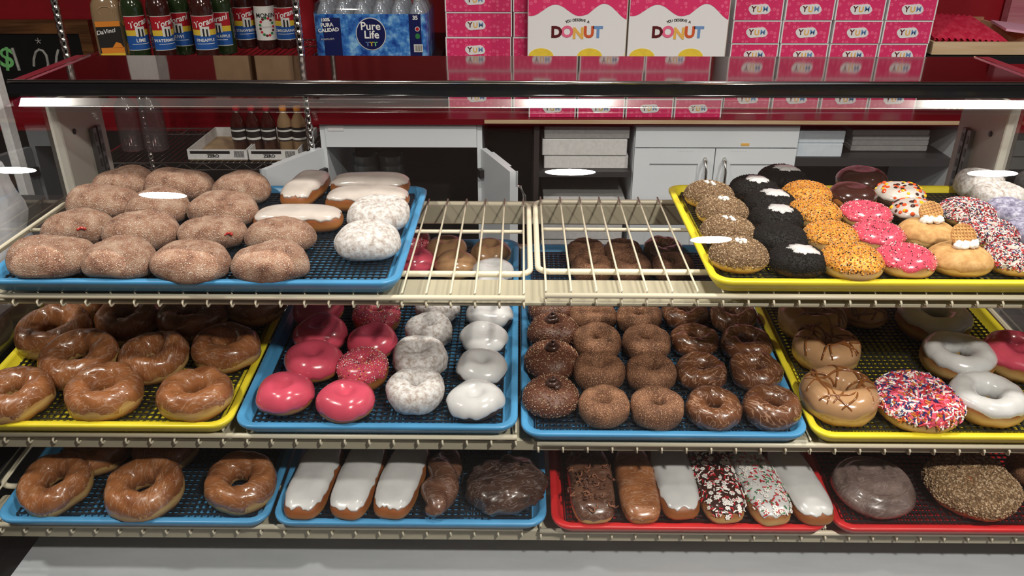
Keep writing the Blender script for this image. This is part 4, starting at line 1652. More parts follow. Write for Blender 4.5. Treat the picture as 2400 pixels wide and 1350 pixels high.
# open doors swing towards the viewer
for s, hx, ang in ((1, xa0 + .004, -118), (-1, xa1 - .004, 112)):
    wd = (xa1 - xa0) / 2 - .004
    mb = MB()
    x0, x1 = (0, wd) if s == 1 else (-wd, 0)
    zd1, zd0 = za - .004, .14
    mb.bx(x0, x1, -.02, 0, zd0, zd1, 'cabinet_white')
    fw = .055
    mb.bx(x0, x1, -.028, -.02, zd1 - fw, zd1, 'cabinet_white'); mb.bx(x0, x1, -.028, -.02, zd0, zd0 + fw, 'cabinet_white')
    mb.bx(x0, x0 + fw, -.028, -.02, zd0, zd1, 'cabinet_white'); mb.bx(x1 - fw, x1, -.028, -.02, zd0, zd1, 'cabinet_white')
    d = mb.build('door', ca)
    d.location = (hx, CY - .004, 0)
    d.rotation_euler = (0, 0, math.radians(ang))
    hh = handle(d, ((wd - .03) * s, -.028, zd1 - .12), 1)
    mb = MB(); mb.bx(-.03 if s == -1 else .0, 0.0 if s == -1 else .03, 0.001, .016, zd1 - .10, zd1 - .07, 'black'); mb.build('hinge', d)

# shaker cabinet
xb0, xb1 = X(1488), X(1872)
cb = empty('base_cabinet', (0, 0, 0), 'white shaker base cabinet with two closed doors and chrome handles', 'cabinet')
zb = Zv(346)
mb = MB(); mb.bx(xb0, xb1, CY + .022, CY + .52, .1, CTZ - .02, 'cabinet_white'); mb.build('carcass', cb)
mb = MB(); mb.bx(xb0 + .002, xb1 - .002, CY, CY + .021, zb + .003, CTZ - .021, 'cabinet_white'); dr = mb.build('drawer_front', cb)
mb = MB(); mb.bx(X(1738), X(1757), CY - .0015, CY - .0003, Zv(340), Zv(334), 'lettering_gold'); mb.build('sticker', dr)
xm = (xb0 + xb1) / 2
d1 = shaker_door('door', cb, xb0 + .002, xm - .002, .14, zb - .002, CY, xm - .034)
d2 = shaker_door('door', cb, xm + .002, xb1 - .002, .14, zb - .002, CY, xm + .034)
for d, c in ((d1, 1609), (d2, 1735)):
    mb = MB(); text_flat(mb, '- - - - - -', .016, X(c), Zv(352), CY - .0006, 'lettering_grey'); mb.build('label_strip', d)

# open shelving between and beside the cabinets
xs0, xs1 = X(1272), X(1486)
os1 = empty('open_shelf', (0, 0, 0), 'dark open shelf unit holding white paper stacks between the cabinets', 'shelf')
zsh = Zv(402)
mb = MB(); mb.bx(xs0 - .03, xs0 - .012, CY, CY + .5, .1, CTZ - .02, 'cabinet_dark'); mb.build('side_panel', os1)
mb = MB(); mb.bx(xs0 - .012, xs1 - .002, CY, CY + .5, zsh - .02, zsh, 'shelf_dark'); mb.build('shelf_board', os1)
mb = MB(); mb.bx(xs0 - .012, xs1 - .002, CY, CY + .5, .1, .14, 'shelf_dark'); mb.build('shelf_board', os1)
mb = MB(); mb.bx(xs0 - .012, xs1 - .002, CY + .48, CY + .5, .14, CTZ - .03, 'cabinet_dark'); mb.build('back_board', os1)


def carton_stack(x0, x1, y0, y1, z0, heights, labels, mat, group, seed=1):
    rnd = random.Random(seed)
    z = z0
    for i, h in enumerate(heights):
        j = rnd.uniform(-.004, .004)
        mb = MB()
        mb.rbox(x0 + j + .003, x1 + j - .003, y0 + rnd.uniform(0, .006), y1, z + .0006, z + h - .0006, mat, .002)
        o = mb.build('flat_carton')
        tag(o, labels % (['lowest', 'second from bottom', 'third from bottom', 'fourth from bottom', 'fifth from bottom', 'topmost'][i] if i < len(heights) - 1 else 'topmost'), 'carton', group)
        z += h


carton_stack(xs0, xs1 - .012, CY + .03, CY + .42, zsh, [.05, .06, .045], 'white folded carton bundle above the dark shelf, %s', 'paper_white', 'folded carton bundles', 2)
carton_stack(xs0, xs1 - .012, CY + .03, CY + .42, .14, [.08, .08, .085, .075, .075, .08], 'white folded carton bundle under the dark shelf, %s', 'paper_white', 'folded carton bundles', 3)

xr0, xr1 = X(1874), X(2262)
os2 = empty('open_shelf', (0, 0, 0), 'dark open shelf unit with white end panel, right of the shaker cabinet', 'shelf')
zs2 = Zv(372)
mb = MB(); mb.bx(xr0, xr1 - .022, CY + .02, CY + .5, zs2 - .03, zs2, 'shelf_dark'); mb.build('shelf_board', os2)
mb = MB(); mb.bx(xr0, xr1 - .022, CY + .48, CY + .5, .12, CTZ - .02, 'cabinet_dark'); mb.build('back_board', os2)
mb = MB(); mb.bx(xr1 - .022, xr1, CY - .02, CY + .5, .0, CTZ - .02, 'cabinet_white'); mb.build('end_panel', os2)
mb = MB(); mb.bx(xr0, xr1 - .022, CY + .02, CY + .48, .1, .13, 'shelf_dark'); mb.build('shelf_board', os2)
xw = X(1990)
carton_stack(xr0 + .004, xw, CY + .03, CY + .4, zs2, [.05, .045], 'pale blue-white carton on the right open shelf, %s', 'paper_cool', 'cartons on the right open shelf', 4)
carton_stack(xw + .05, xr1 - .07, CY + .10, CY + .44, zs2, [.02, .02, .02, .02], 'flat white sheet bundle on the right open shelf, %s', 'paper_white', 'sheet bundles on the right open shelf', 5)

# worktop over the units, red standing for the wall's reflection in the glass
mb = MB(); mb.bx(xa0 - .02, xr1 + .01, CY - .02, CY + .58, CTZ - .02, CTZ, 'worktop_reflected_red')
wk = empty('worktop', ((xa0 + xr1) / 2, CY, CTZ - .02), 'long thin worktop over the white cabinets, coloured for the red reflection on it', 'worktop')
q = mb.build('board', wk); q.location = -wk.location
mb = MB(); mb.bx(xa1 + .01, xr1 + .01, CY - .026, CY - .0205, CTZ - .014, CTZ - .002, 'wood_light')
q = mb.build('edge_strip', wk); q.location = -wk.location

# cups in the open cabinet
for i, u in enumerate((858, 918)):
    mb = MB()
    x = X(u, 380, CY + .2)
    for k in range(7):
        z0 = .42 + k * .036
        mb.lathe([(.036, z0), (.046, z0 + .10), (.048, z0 + .102), (.045, z0 + .10), (.035, z0 + .003)], 'cup_clear', 18, (x, CY + .2, 0))
    mb2 = MB(); mb2.bx(x - .05, x + .05, CY + .12, CY + .28, .131, .4195, 'cabinet_dark')
    st = mb.build('cup_stack', smooth=True)
    tag(st, 'stack of clear plastic cups in the open cabinet, %s one' % ('left', 'right')[i], 'cups', 'cup stacks in the open cabinet')
    tag(mb2.build('dark_carton'), 'dark carton under the %s cup stack in the open cabinet' % ('left', 'right')[i], 'carton')

# ------------------------------------------------------------------ donut boxes


def logo_mesh(w):
    mb = MB()
    k = w / .062
    n = 40
    pts = []
    for i in range(n):
        a = 2 * math.pi * i / n
        rx = .034 * (1 + .04 * math.cos(4 * a + 1))
        rz = .0165 * (1 + .10 * math.cos(4 * a + 2.4))
        pts.append((rx * sgnpow(math.cos(a), .75) * k, rz * sgnpow(math.sin(a), .8) * k))
    mb.prism(pts, -.0008, 0, 'card_white')
    text_flat(mb, 'Y', .024 * k, -.0185 * k, .0005, -.0012, 'lettering_maroon', .0007 * k)
    text_flat(mb, 'U', .023 * k, .000 * k, -.001 * k, -.0012, 'lettering_gold', .0008 * k)
    text_flat(mb, 'M', .023 * k, .019 * k, .0005, -.0012, 'lettering_blue', .0002 * k)
    return mb.mesh('logo')


def box_meshes(w, d, h):
    mb = MB()
    mb.bx(-w / 2, w / 2, 0.0, d, 0.0008, h - .0008, 'card_white')
    e = .004
    # folded lid rim standing proud at the top and ends
    mb.bx(-w / 2 - .001, w / 2 + .001, -.0022, .002, h - .0045, h - .0008, 'card_white')
    mb.bx(-w / 2 - .001, -w / 2 + .003, -.0022, .002, .0008, h - .0045, 'card_white')
    mb.bx(w / 2 - .003, w / 2 + .001, -.0022, .002, .0008, h - .0045, 'card_white')
    a = mb.mesh('carton')
    mb = MB()
    mb.add([(-w / 2 + .003, -.0008, .001), (w / 2 - .003, -.0008, .001), (w / 2 - .003, -.0008, h - .0045), (-w / 2 + .003, -.0008, h - .0045)], [(0, 1, 2, 3)], 'pink_print')
    b = mb.mesh('front_print')
    return a, b


def donut_box(x, y, z, meshes, logo, label, group, h, lx=0.0, rz=0.0):
    r = empty('donut_box', (x, y, z), label, 'box', group)
    r.rotation_euler = (0, 0, rz)
    put('carton', meshes[0], r)
    put('front_print', meshes[1], r)
    l = put('logo', logo, r)
    l.location = (lx, -.0012, h * .47)
    return r


RB = random.Random(5)
SY = 2.93
YB = SY
w1 = (PY(1199, 60, SY).x - PY(1045, 60, SY).x)
h1 = .083
m1 = box_meshes(w1, .17, h1)
lg1 = logo_mesh(.062)
xc = PY(1122, 60, SY).x
pitch = w1 + .006
CNAME = ['leftmost wide stack', 'second wide stack', 'third wide stack', 'fourth wide stack', 'fifth wide stack']
LV = ['bottom', 'second', 'third', 'fourth', 'fifth', 'sixth', 'seventh', 'eighth', 'ninth', 'tenth', 'eleventh', 'twelfth']
for c in range(4):
    jx = 0
    for k in range(10):
        jx = RB.uniform(-.002, .002)
        donut_box(xc + c * pitch + jx, SY + RB.uniform(0, .004), CTZ + k * h1, m1, lg1, 'wide pink YUM donut box, %s layer of the %s' % (LV[k], CNAME[c]), 'wide pink donut boxes', h1, -.012, RB.uniform(-.006, .006))
# narrow boxes on the right
w2 = (PY(1830, 70, SY).x - PY(1718, 70, SY).x)
h2 = .0765
m2 = box_meshes(w2, .22, h2)
lg2 = logo_mesh(.066)
x2 = PY(1772, 75, SY).x
p2 = (PY(2126, 75, SY).x - PY(1772, 75, SY).x) / 3
CN2 = ['leftmost narrow stack', 'second narrow stack', 'third narrow stack', 'rightmost narrow stack']
for c in range(4):
    for k in range(11):
        donut_box(x2 + c * p2 + RB.uniform(-.002, .002), SY + RB.uniform(0, .004), CTZ + k * h2, m2, lg2, 'narrow pink YUM donut box, %s layer of the %s' % (LV[k], CN2[c]), 'narrow pink donut boxes', h2, .002, RB.uniform(-.006, .006))
# short stacks in front carrying the upright DONUT cartons
DY = 2.805
lg3 = logo_mesh(.058)
zD = CTZ + 3 * .066
BM3 = box_meshes(.16, .10, .066)
for c in range(4):
    for k in range(3):
        donut_box(PY(1297 + c * 117, 140, DY).x, DY + .004, CTZ + k * .066, BM3, lg3, 'small pink YUM box under the DONUT cartons, %s layer, %s stack' % (LV[k], ['left', 'second', 'third', 'right'][c]), 'small pink donut boxes', .066)

hD = .27
for i, (u0, u1) in enumerate(((1236, 1468), (1471, 1704))):
    xL, xR = PY(u0, 90, DY).x, PY(u1, 90, DY).x
    cx = (xL + xR) / 2
    W = xR - xL
    r = empty('donut_carton', (cx, DY, zD), 'tall white carton reading YOU DESERVE A DONUT, %s one' % ('left', 'right')[i], 'box', 'tall DONUT cartons')
    mb = MB(); mb.rbox(-W / 2 + .001, W / 2 - .001, 0, .10, .001, hD, 'card_white', .0015); mb.build('carton', r)

    def zl(v):
        return Zv(v, DY) - zD
    # pink wavy dripping icing print
    n = 40
    pts = []
    for k in range(n + 1):
        t = k / n
        zz = zl(24) - .018 * math.cos(t * 2 * math.pi * 2 - .3) * (1 if t < .6 else 1.2) - .008 * (t > .75) * (t - .75) * 4
        pts.append((-W / 2 + .003 + (W - .006) * t, zz))
    mb = MB(); mb.prism([p for p in pts] + [(W / 2 - .003, hD - .003), (-W / 2 + .003, hD - .003)], -.0008, -.0001, 'pink_print'); mb.build('pink_icing_print', r)
    for (cu, wd) in ((1268, 58), (1382, 58), (1482, 40)):
        if i == 1:
            cu += 236
        mb = MB()
        xx = PY(cu, 130, DY).x - cx
        rw = wd / 2 / 690
        pp = []
        for k in range(21):
            a = math.pi * k / 20
            px = max(-W / 2 + .003, min(W / 2 - .003, xx + rw * math.cos(a)))
            pp.append((px, zl(133) + .028 * math.sin(a)))
        mb.prism(pp, -.0008, -.0001, 'scallop_yellow')
        mb.build('yellow_scallop', r)
    mb = MB()
    sc = 1.0
    lets = (('D', -.068, 'lettering_maroon', 0), ('O', -.033, 'lettering_pink', .001), ('N', .004, 'lettering_gold', -.004), ('U', .039, 'lettering_orange', 0), ('T', .069, 'lettering_blue', 0))
    zt = zl(76)
    for ch, xx, mt, dz in lets:
        text_flat(mb, ch, .049, xx, zt + dz, -.0012, mt, .0022)
    mb.build('donut_lettering', r)
    mb = MB()
    s = 'YOU DESERVE A'
    for k, ch in enumerate(s):
        t = (k - 6) / 6
        if ch != ' ':
            text_flat(mb, ch, .0115, .0 + t * .036, zt + .040 - .006 * t * t, -.001, 'lettering_black', .0003, 0, -14 * t)
    mb.build('small_lettering', r)
    mb = MB(); mb.bx(W / 2 - .001, W / 2 + .0005, .002, .098, .002, hD - .002, 'kraft'); mb.build('kraft_side', r)

# ------------------------------------------------------------------ chrome rack with syrup bottles
RY = 2.78
rx0, rx1 = PY(150, 100, RY).x, PY(703, 100, RY).x
rack = empty('wire_rack_unit', ((rx0 + rx1) / 2, RY + .2, 0), 'chrome wire storage rack holding the syrup bottles', 'rack')
off = Vector((-(rx0 + rx1) / 2, -(RY + .2), 0))
RD = .46
for x, y in ((rx0, RY), (rx1, RY), (rx0, RY + RD), (rx1, RY + RD)):
    mb = MB()
    pr = [(.0125, 0.01)]
    z = 0.03
    while z < 1.95:
        pr += [(.0125, z - .0035), (.0108, z - .002), (.0108, z + .002), (.0125, z + .0035)]
        z += .0254
    pr.append((.0125, 1.97))
    mb.lathe(pr, 'chrome', 12, (x, y, 0))
    o = mb.build('post', rack, True); o.location = off


SHELFZ = 1.118
for zz in (.35, Zv(383, RY), SHELFZ, 1.50):
    mb = MB()
    for y in (RY, RY + RD):
        mb.tube([(rx0, y, zz - .003), (rx1, y, zz - .003)], .003, 'chrome', 6)
        mb.tube([(rx0, y, zz - .028), (rx1, y, zz - .028)], .003, 'chrome', 6)
        pts = []
        nz = 22
        for k in range(nz + 1):
            pts.append((rx0 + (rx1 - rx0) * k / nz, y, zz - (.004 if k % 2 else .027)))
        mb.tube(pts, .0018, 'chrome', 5)
    for x in (rx0, rx1):
        mb.tube([(x, RY, zz - .006), (x, RY + RD, zz - .006)], .003, 'chrome', 6)
    nn = 36
    for k in range(1, nn):
        xx = rx0 + (rx1 - rx0) * k / nn
        mb.box((xx, RY + RD / 2, zz - .0012), (.0022, RD, .0022), 'chrome')
    o = mb.build('shelf_deck', rack); o.location = off


def bottle_meshes(flav, liquid, kind_='torani'):
    r = .0375
    if kind_ == 'torani' or kind_ == 'monin':
        prof = [(.030, 0.0), (.0365, .004), (r, .010), (r, .165), (.034, .185), (.022, .205), (.0145, .225), (.0135, .268), (.0150, .270), (.0150, .280), (.012, .282)]
    mb = MB(); mb.lathe(prof, liquid, 24)
    body = mb.mesh('bottle_body', True)
    mb = MB(); mb.lathe([(.016, .272), (.0165, .292), (.010, .296), (.006, .31), (.0055, .335), (.003, .336)], 'cap_white', 14)
    cap = mb.mesh('pour_spout', True)
    L = MB()
    rl = r + .0005
    A = 1.25
    if kind_ == 'torani':
        z0, z1 = .034, .142
        band(L, rl, -A, A, z0, z0 + .046, 'label_blue')
        band(L, rl, -A, A, z0 + .046, z0 + .064, 'label_yellow')
        band(L, rl, -A, A, z0 + .064, z1, 'label_red')
        band(L, rl + .0002, -A, A, z0 - .0015, z0 + .0005, 'label_white'); band(L, rl + .0002, -A, A, z1 - .001, z1 + .001, 'label_white')
        band(L, rl + .0003, -.35, .45, z0 + .043, z0 + .074, 'label_white', 8)
        band(L, rl + .0006, -.15, .0, z0 + .042, z0 + .068, 'lettering_black', 4); band(L, rl + .0006, .15, .3, z0 + .042, z0 + .066, 'lettering_black', 4)
        text_wrap(L, 'Torani', .0275, rl + .0006, 0.05, z1 - .022, 'lettering_white', .0005, .25, 14)
        text_wrap(L, flav, .0135 if len(flav) > 8 else .016, rl + .0006, 0, z0 + .030, 'lettering_white', .0002)
        band(L, rl + .0004, -.8, .8, z0 + .018, z0 + .0195, 'lettering_white')
    else:
        z0, z1 = .034, .150
        band(L, rl, -A, A, z0, z1, 'label_white')
        text_wrap(L, 'MONIN', .021, rl + .0006, 0, z1 - .032, 'lettering_black', .0005)
        rnd = random.Random(2)
        for q in range(15):
            an = 2 * math.pi * q / 15
            aa, zc = .62 * math.cos(an), (z0 + .046) + .030 * math.sin(an)
            vs = []
            for k in range(8):
                t = 2 * math.pi * k / 8
                th = aa + .0052 * math.cos(t) / rl
                vs.append(((rl + .0006) * math.sin(th), -(rl + .0006) * math.cos(th), zc + .0048 * math.sin(t)))
            L.add(vs, [tuple(range(8))], ('bit_red', 'bit_green', 'lettering_maroon')[q % 3])
        text_wrap(L, 'Raspberry', .010, rl + .0006, 0, z0 + .046, 'lettering_grey', .0002, .2)
    return body, cap, L.mesh('bottle_label')


def put_bottle(u, v, Y, flav, liquid, k, label, turn=0.0, s=1.0):
    p = PY(u, v, Y)
    r = empty('syrup_bottle', (p.x, Y, SHELFZ + .0002), label, 'bottle', 'syrup bottles on the rack')
    r.scale = (s, s, s)
    b, c, l = bottle_meshes(flav, liquid, k)
    put('bottle_body', b, r)
    put('pour_spout', c, r)
    put('bottle_label', l, r)
    r.rotation_euler = (0, 0, turn + math.atan2(-p.x, Y) * .9)
    return r


put_bottle(318, 70, 2.845, 'LIME', 'syrup_green', 'torani', 'syrup bottle labelled LIME beside the tall tan bottle', .35)
put_bottle(379, 75, 2.845, 'WATERMELON', 'syrup_dark', 'torani', 'syrup bottle labelled WATERMELON', .45)
put_bottle(428, 75, 2.93, 'KIWI', 'syrup_green', 'torani', 'syrup bottle labelled KIWI', -.35)
put_bottle(480, 75, 2.855, 'PINEAPPLE', 'syrup_dark', 'torani', 'syrup bottle labelled PINEAPPLE', .0)
put_bottle(526, 78, 2.94, 'GREEN APPLE', 'syrup_green', 'torani', 'syrup bottle with partly hidden apple label', -.55)
put_bottle(573, 50, 3.06, 'STRAWBERRY', 'syrup_dark', 'torani', 'syrup bottle labelled STRAWBERRY in the back row', .2)
put_bottle(622, 50, 3.04, '', 'syrup_dark', 'monin', 'syrup bottle with white berry-printed label in the back row', .1)
put_bottle(668, 50, 3.06, 'POMEGRANATE', 'syrup_dark', 'torani', 'syrup bottle labelled POMEGRANATE in the back row', .0)
# tall square-shouldered tan bottle
p = PY(262, 80, 2.86)
r = empty('syrup_bottle', (p.x, 2.86, SHELFZ + .0002), 'large tan syrup bottle with black and orange caramel label', 'bottle', 'syrup bottles on the rack')
mb = MB()
loops = []
for rr, z in ((.042, 0), (.050, .006), (.051, .02), (.050, .150), (.046, .178), (.034, .205), (.020, .222), (.018, .262), (.021, .264), (.021, .29), (.018, .292)):
    loops.append([(rr * sgnpow(math.cos(a), .62 if z < .2 else 1), rr * .8 * sgnpow(math.sin(a), .62 if z < .2 else 1), z) for a in [2 * math.pi * k / 28 for k in range(28)]])
vs = [q for l in loops for q in l]
fs = [tuple(reversed(range(28)))]
for i in range(len(loops) - 1):
    for k in range(28):
        fs.append((i * 28 + k, i * 28 + (k + 1) % 28, i * 28 + 28 + (k + 1) % 28, i * 28 + 28 + k))
fs.append(tuple(range((len(loops) - 1) * 28, len(loops) * 28)))
mb.add(vs, fs, 'syrup_tan'); mb.build('bottle_body', r, True)
mb = MB()
yy = -.0415
mb.bx(-.038, .038, yy - .0006, yy, .012, .125, 'lettering_black')
mb.bx(-.038, .038, yy - .0010, yy - .0004, .108, .125, 'label_orange')
mb.bx(-.038, .038, yy - .0010, yy - .0004, .012, .022, 'label_yellow')
mb.bx(-.034, .038, yy - .0012, yy - .0004, .022, .040, 'label_orange')
mb.prism([(0.0, .038), (.036, .038), (.030, .052), (.016, .058)], yy - .0012, yy - .0004, 'label_orange')
text_flat(mb, 'DaVinci', .019, -.010, .092, yy - .0014, 'lettering_white', .0002, .25, 8)
mb.build('bottle_label', r)
mb = MB()
for k in range(24):
    a0, a1 = 2 * math.pi * k / 24, 2 * math.pi * (k + 1) / 24
mb.tube([(.022 * math.cos(2 * math.pi * k / 24), -.0400 + .002, .158 + .013 * math.sin(2 * math.pi * k / 24)) for k in range(24)], .0018, 'kraft', 6, True)
mb.build('embossed_oval', r, True)
r.rotation_euler = (0, 0, .28)

# brown paper bags on the upper rack shelf
for i, (u, w, h, lab) in enumerate(((330, .10, .13, 'small white paper bag bundle on the upper rack shelf'), (540, .12, .30, 'brown paper bag standing on the upper rack shelf, left one'), (640, .13, .30, 'brown paper bag standing on the upper rack shelf, right one'))):
    p = PY(u, 60, 2.92)
    mb = MB()
    mat = 'kraft' if i else 'paper_white'
    c = .018
    vs = []
    for z, k in ((0, 1), (h * .55, 1.0), (h, .96)):
        vs += [(-w / 2 * k, -.045 * k, z), (0, -.047 * k, z + (0 if z == 0 else .002)), (w / 2 * k, -.045 * k, z), (w / 2 * k - c * (z > 0), 0, z), (w / 2 * k, .045 * k, z), (-w / 2 * k, .045 * k, z), (-w / 2 * k + c * (z > 0), 0, z)]
    fs = [tuple(reversed(range(7)))]
    for j in range(2):
        for q in range(7):
            fs.append((j * 7 + q, j * 7 + (q + 1) % 7, j * 7 + 7 + (q + 1) % 7, j * 7 + 7 + q))
    mb.add(vs, fs, mat)
    o = mb.build('paper_bag')
    o.location = (p.x, 2.92, 1.5005)
    tag(o, lab, 'bag', 'paper bags on the rack')

# lower rack shelf: cartons and bottles
ZL = Zv(383, RY)
for i, (u0, u1) in enumerate(((441, 580), (584, 700))):
    x0, x1 = PY(u0, 370, RY + .02).x, PY(u1, 370, RY + .02).x
    zt = Zv(353, RY + .02)
    r = empty('soda_carton', ((x0 + x1) / 2, RY + .02, ZL + .0005), 'low white printed drinks carton on the lower rack shelf, %s one' % ('left', 'right')[i], 'carton', 'drinks cartons on the rack')
    W = x1 - x0
    H = zt - ZL
    mb = MB(); mb.bx(-W / 2 + .003, W / 2 - .003, .003, .297, 0, .004, 'kraft'); mb.bx(-W / 2, W / 2, 0, .003, .004, H, 'paper_white'); mb.bx(-W / 2, W / 2, .297, .3, .004, H, 'paper_white'); mb.bx(-W / 2, -W / 2 + .003, .003, .297, .004, H, 'paper_white'); mb.bx(W / 2 - .003, W / 2, .003, .297, .004, H, 'paper_white'); mb.build('tray', r)
    mb = MB()
    mb.bx(-W / 2 + .01, W / 2 - .06, -.0008, -.0002, H * .62, H * .88, 'lettering_black')
    text_flat(mb, 'ZERO', .016, -.015, H * .42, -.001, 'lettering_black', .0006)
    for k in range(9):
        mb.bx(W / 2 - .045 + k * .004, W / 2 - .043 + k * .004, -.0008, -.0002, H * .3, H * .88, 'lettering_black')
    mb.build('print', r)
for i, u in enumerate((562, 597, 632, 670, 703)):
    p = PY(u, 320, RY + .12)
    r = empty('soda_bottle', (p.x, RY + .12, ZL + .005), 'small drink bottle in the cartons of the lower rack shelf, %s' % rowpos(i, 5), 'bottle', 'small bottles on the lower rack shelf')
    mb = MB(); mb.lathe([(.022, 0), (.027, .004), (.027, .10), (.024, .118), (.012, .142), (.011, .155)], 'syrup_dark' if i < 3 else 'syrup_tan', 16); mb.build('bottle_body', r, True)
    mb = MB(); mb.lathe([(.012, .150), (.013, .153), (.013, .166), (.011, .168)], 'label_red' if i < 3 else 'label_orange', 14); mb.build('cap', r, True)
    mb = MB(); band(mb, .0274, -1.5, 1.5, .045, .095, 'lettering_black'); band(mb, .0276, -1.2, 1.2, .05, .058, 'label_white'); band(mb, .0276, -1.2, 1.2, .08, .086, 'label_white'); mb.build('bottle_label', r)
for i, u in enumerate((312, 368)):
    p = PY(u, 340, RY + .15)
    r = empty('plastic_jug', (p.x, RY + .15, ZL + .0005), 'cloudy clear plastic jug on the lower rack shelf, %s one' % ('left', 'right')[i], 'jug', 'plastic jugs on the rack')
    mb = MB(); mb.lathe([(.035, 0), (.042, .006), (.042, .14), (.038, .165), (.02, .19), (.018, .21)], 'plastic_clear', 20); mb.build('jug_body', r, True)
    mb = MB(); mb.lathe([(.020, .208), (.020, .228), (.018, .23)], 'cap_white', 14); mb.build('cap', r, True)

# ------------------------------------------------------------------ bottled water pack on its wall shelf
mb = MB(); mb.bx(PY(722, 100, 2.9).x, PY(1030, 100, 2.9).x, 2.83, WALLY, 1.088, 1.110, 'black')
tag(mb.build('wall_shelf'), 'black wall shelf carrying the bottled water pack', 'shelf')
WY = 2.86
x0, x1 = PY(738, 80, WY).x, PY(1000, 80, WY).x
wp = empty('water_pack', ((x0 + x1) / 2, WY, 1.1105), 'shrink-wrapped blue pack of bottled drinking water', 'water pack')
W = x1 - x0
zlab = Zv(33, WY) - 1.1105
bw = W / 6.0
bm = MB(); rb = bw * .47
bm.lathe([(rb * .85, 0), (rb, .006), (rb, .13), (rb * .95, .145), (rb * .62, .172), (rb * .42, .182), (rb * .42, .192)], 'bottle_water', 16)
bmesh_ = bm.mesh('bottle', True)
cm = MB(); cm.lathe([(rb * .45, .190), (rb * .45, .204), (rb * .40, .206)], 'cap_white', 14)
cmesh = cm.mesh('cap', True)
for j in range(4):
    for i in range(6):
        b = put('bottle', bmesh_, wp); b.location = (-W / 2 + bw * (i + .5), bw * (j + .55), 0)
        c = put('cap', cmesh, b)
fm = MB()
ol = rrect(-W / 2 - .004, W / 2 + .004, -.002, bw * 4 + .012, .03, 5)
n = len(ol)
for z0_, z1_, mt in ((0.0, zlab, 'film_blue'),):
    vs = [(x, y, z0_) for x, y in ol] + [(x, y, z1_) for x, y in ol]
    fm.add(vs, [(k, (k + 1) % n, n + (k + 1) % n, n + k) for k in range(n)], mt)
fm.build('printed_film', wp, True)
fm = MB()
vs = []
for zz, ins in ((zlab, 0), (zlab + .03, .006), (zlab + .048, .03)):
    for x, y in rrect(-W / 2 - .004 + ins, W / 2 + .004 - ins, -.002 + ins, bw * 4 + .012 - ins, .03, 5):
        q = .004 * noise.noise(Vector((x * 40, y * 40, zz * 60)))
        vs.append((x + q, y + q, zz + q))
fs = []
for k in range(2):
    for q in range(n):
        fs.append((k * n + q, k * n + (q + 1) % n, k * n + n + (q + 1) % n, k * n + n + q))
fs.append(tuple(range(2 * n, 3 * n)))
fm.add(vs, fs, 'film_clear')
fm.build('clear_film', wp, True)


def wx(u):
    return PY(u, 80, WY).x - wp.location.x


def wz(v):
    return Zv(v, WY) - wp.location.z


mb = MB()
yf = -.0035
mb.bx(wx(738) + .03, wx(800), yf, yf + .001, .002, wz(42), 'film_navy')
mb.build('side_print', wp); mb = MB()
mb.bx(wx(960), wx(996) - .012, yf, yf + .001, .002, wz(33), 'film_navy')
mb.build('side_print', wp); mb = MB()
cx, cz, rx, rz = wx(870), wz(80), .0485, (wz(42) - wz(115)) / 2
mb.prism([(cx + 1.05 * rx * math.cos(2 * math.pi * k / 36), cz + 1.05 * rz * math.sin(2 * math.pi * k / 36)) for k in range(36)], yf - .0004, yf + .001, 'label_white')
mb.prism([(cx + rx * math.cos(2 * math.pi * k / 36), cz + rz * math.sin(2 * math.pi * k / 36)) for k in range(36)], yf - .001, yf + .001, 'film_navy')
mb.build('brand_disc', wp); mb = MB()
mb.prism([(wx(979) + .008 * math.cos(2 * math.pi * k / 16), wz(68) + .008 * math.sin(2 * math.pi * k / 16)) for k in range(16)], yf - .001, yf + .001, 'label_white')
mb.prism([(wx(979) + .006 * math.cos(2 * math.pi * k / 16), wz(68) + .006 * math.sin(2 * math.pi * k / 16)) for k in range(16)], yf - .0014, yf + .001, 'label_red')
mb.build('red_seal', wp); mb = MB()
mb.prism([(wx(979) + .008 * math.cos(2 * math.pi * k / 16), wz(85) + .009 * math.sin(2 * math.pi * k / 16)) for k in range(16)], yf - .001, yf + .001, 'bit_green')
mb.build('green_seal', wp); mb = MB()
mb.bx(wx(969), wx(990), yf - .001, yf, wz(122), wz(104), 'label_white')
for k in range(7):
    mb.bx(wx(971 + 2.6 * k), wx(972.2 + 2.6 * k), yf - .0014, yf, wz(120), wz(106), 'lettering_black')
mb.build('barcode', wp); mb = MB()
text_flat(mb, 'Pure', .036, cx, wz(62), yf - .002, 'lettering_white', .0006)
text_flat(mb, 'Life', .036, cx + .002, wz(82), yf - .002, 'lettering_white', .0006)
mb.build('film_lettering', wp)
for k, mt in enumerate(('lettering_blue', 'scallop_yellow', 'chalk_green')):
    mb = MB()
    xx = cx - .013 + .013 * k
    mb.bx(xx - .0016, xx + .0016, yf - .002, yf, wz(108), wz(98), mt)
    mb.bx(xx - .007, xx + .007, yf - .002, yf, wz(100), wz(98), mt)
    mb.build('emblem_figure', wp)
mb = MB()
text_flat(mb, '35', .018, wx(975), wz(42), yf - .001, 'lettering_white', .0006)
for k, (t, s_, v_) in enumerate((('100%', .014, 47), ('PURA', .017, 59), ('CALIDAD', .0165, 71))):
    mb.build('film_lettering', wp); mb = MB()
    text_flat(mb, t, s_, wx(766) + .004 * k, wz(v_), yf - .001, 'lettering_white', .0005, 0, 4)
text_flat(mb, 'PURIFICADA', .008, wx(768), wz(92), yf - .001, 'lettering_grey', .0001, 0, 4)
mb.build('film_lettering', wp)

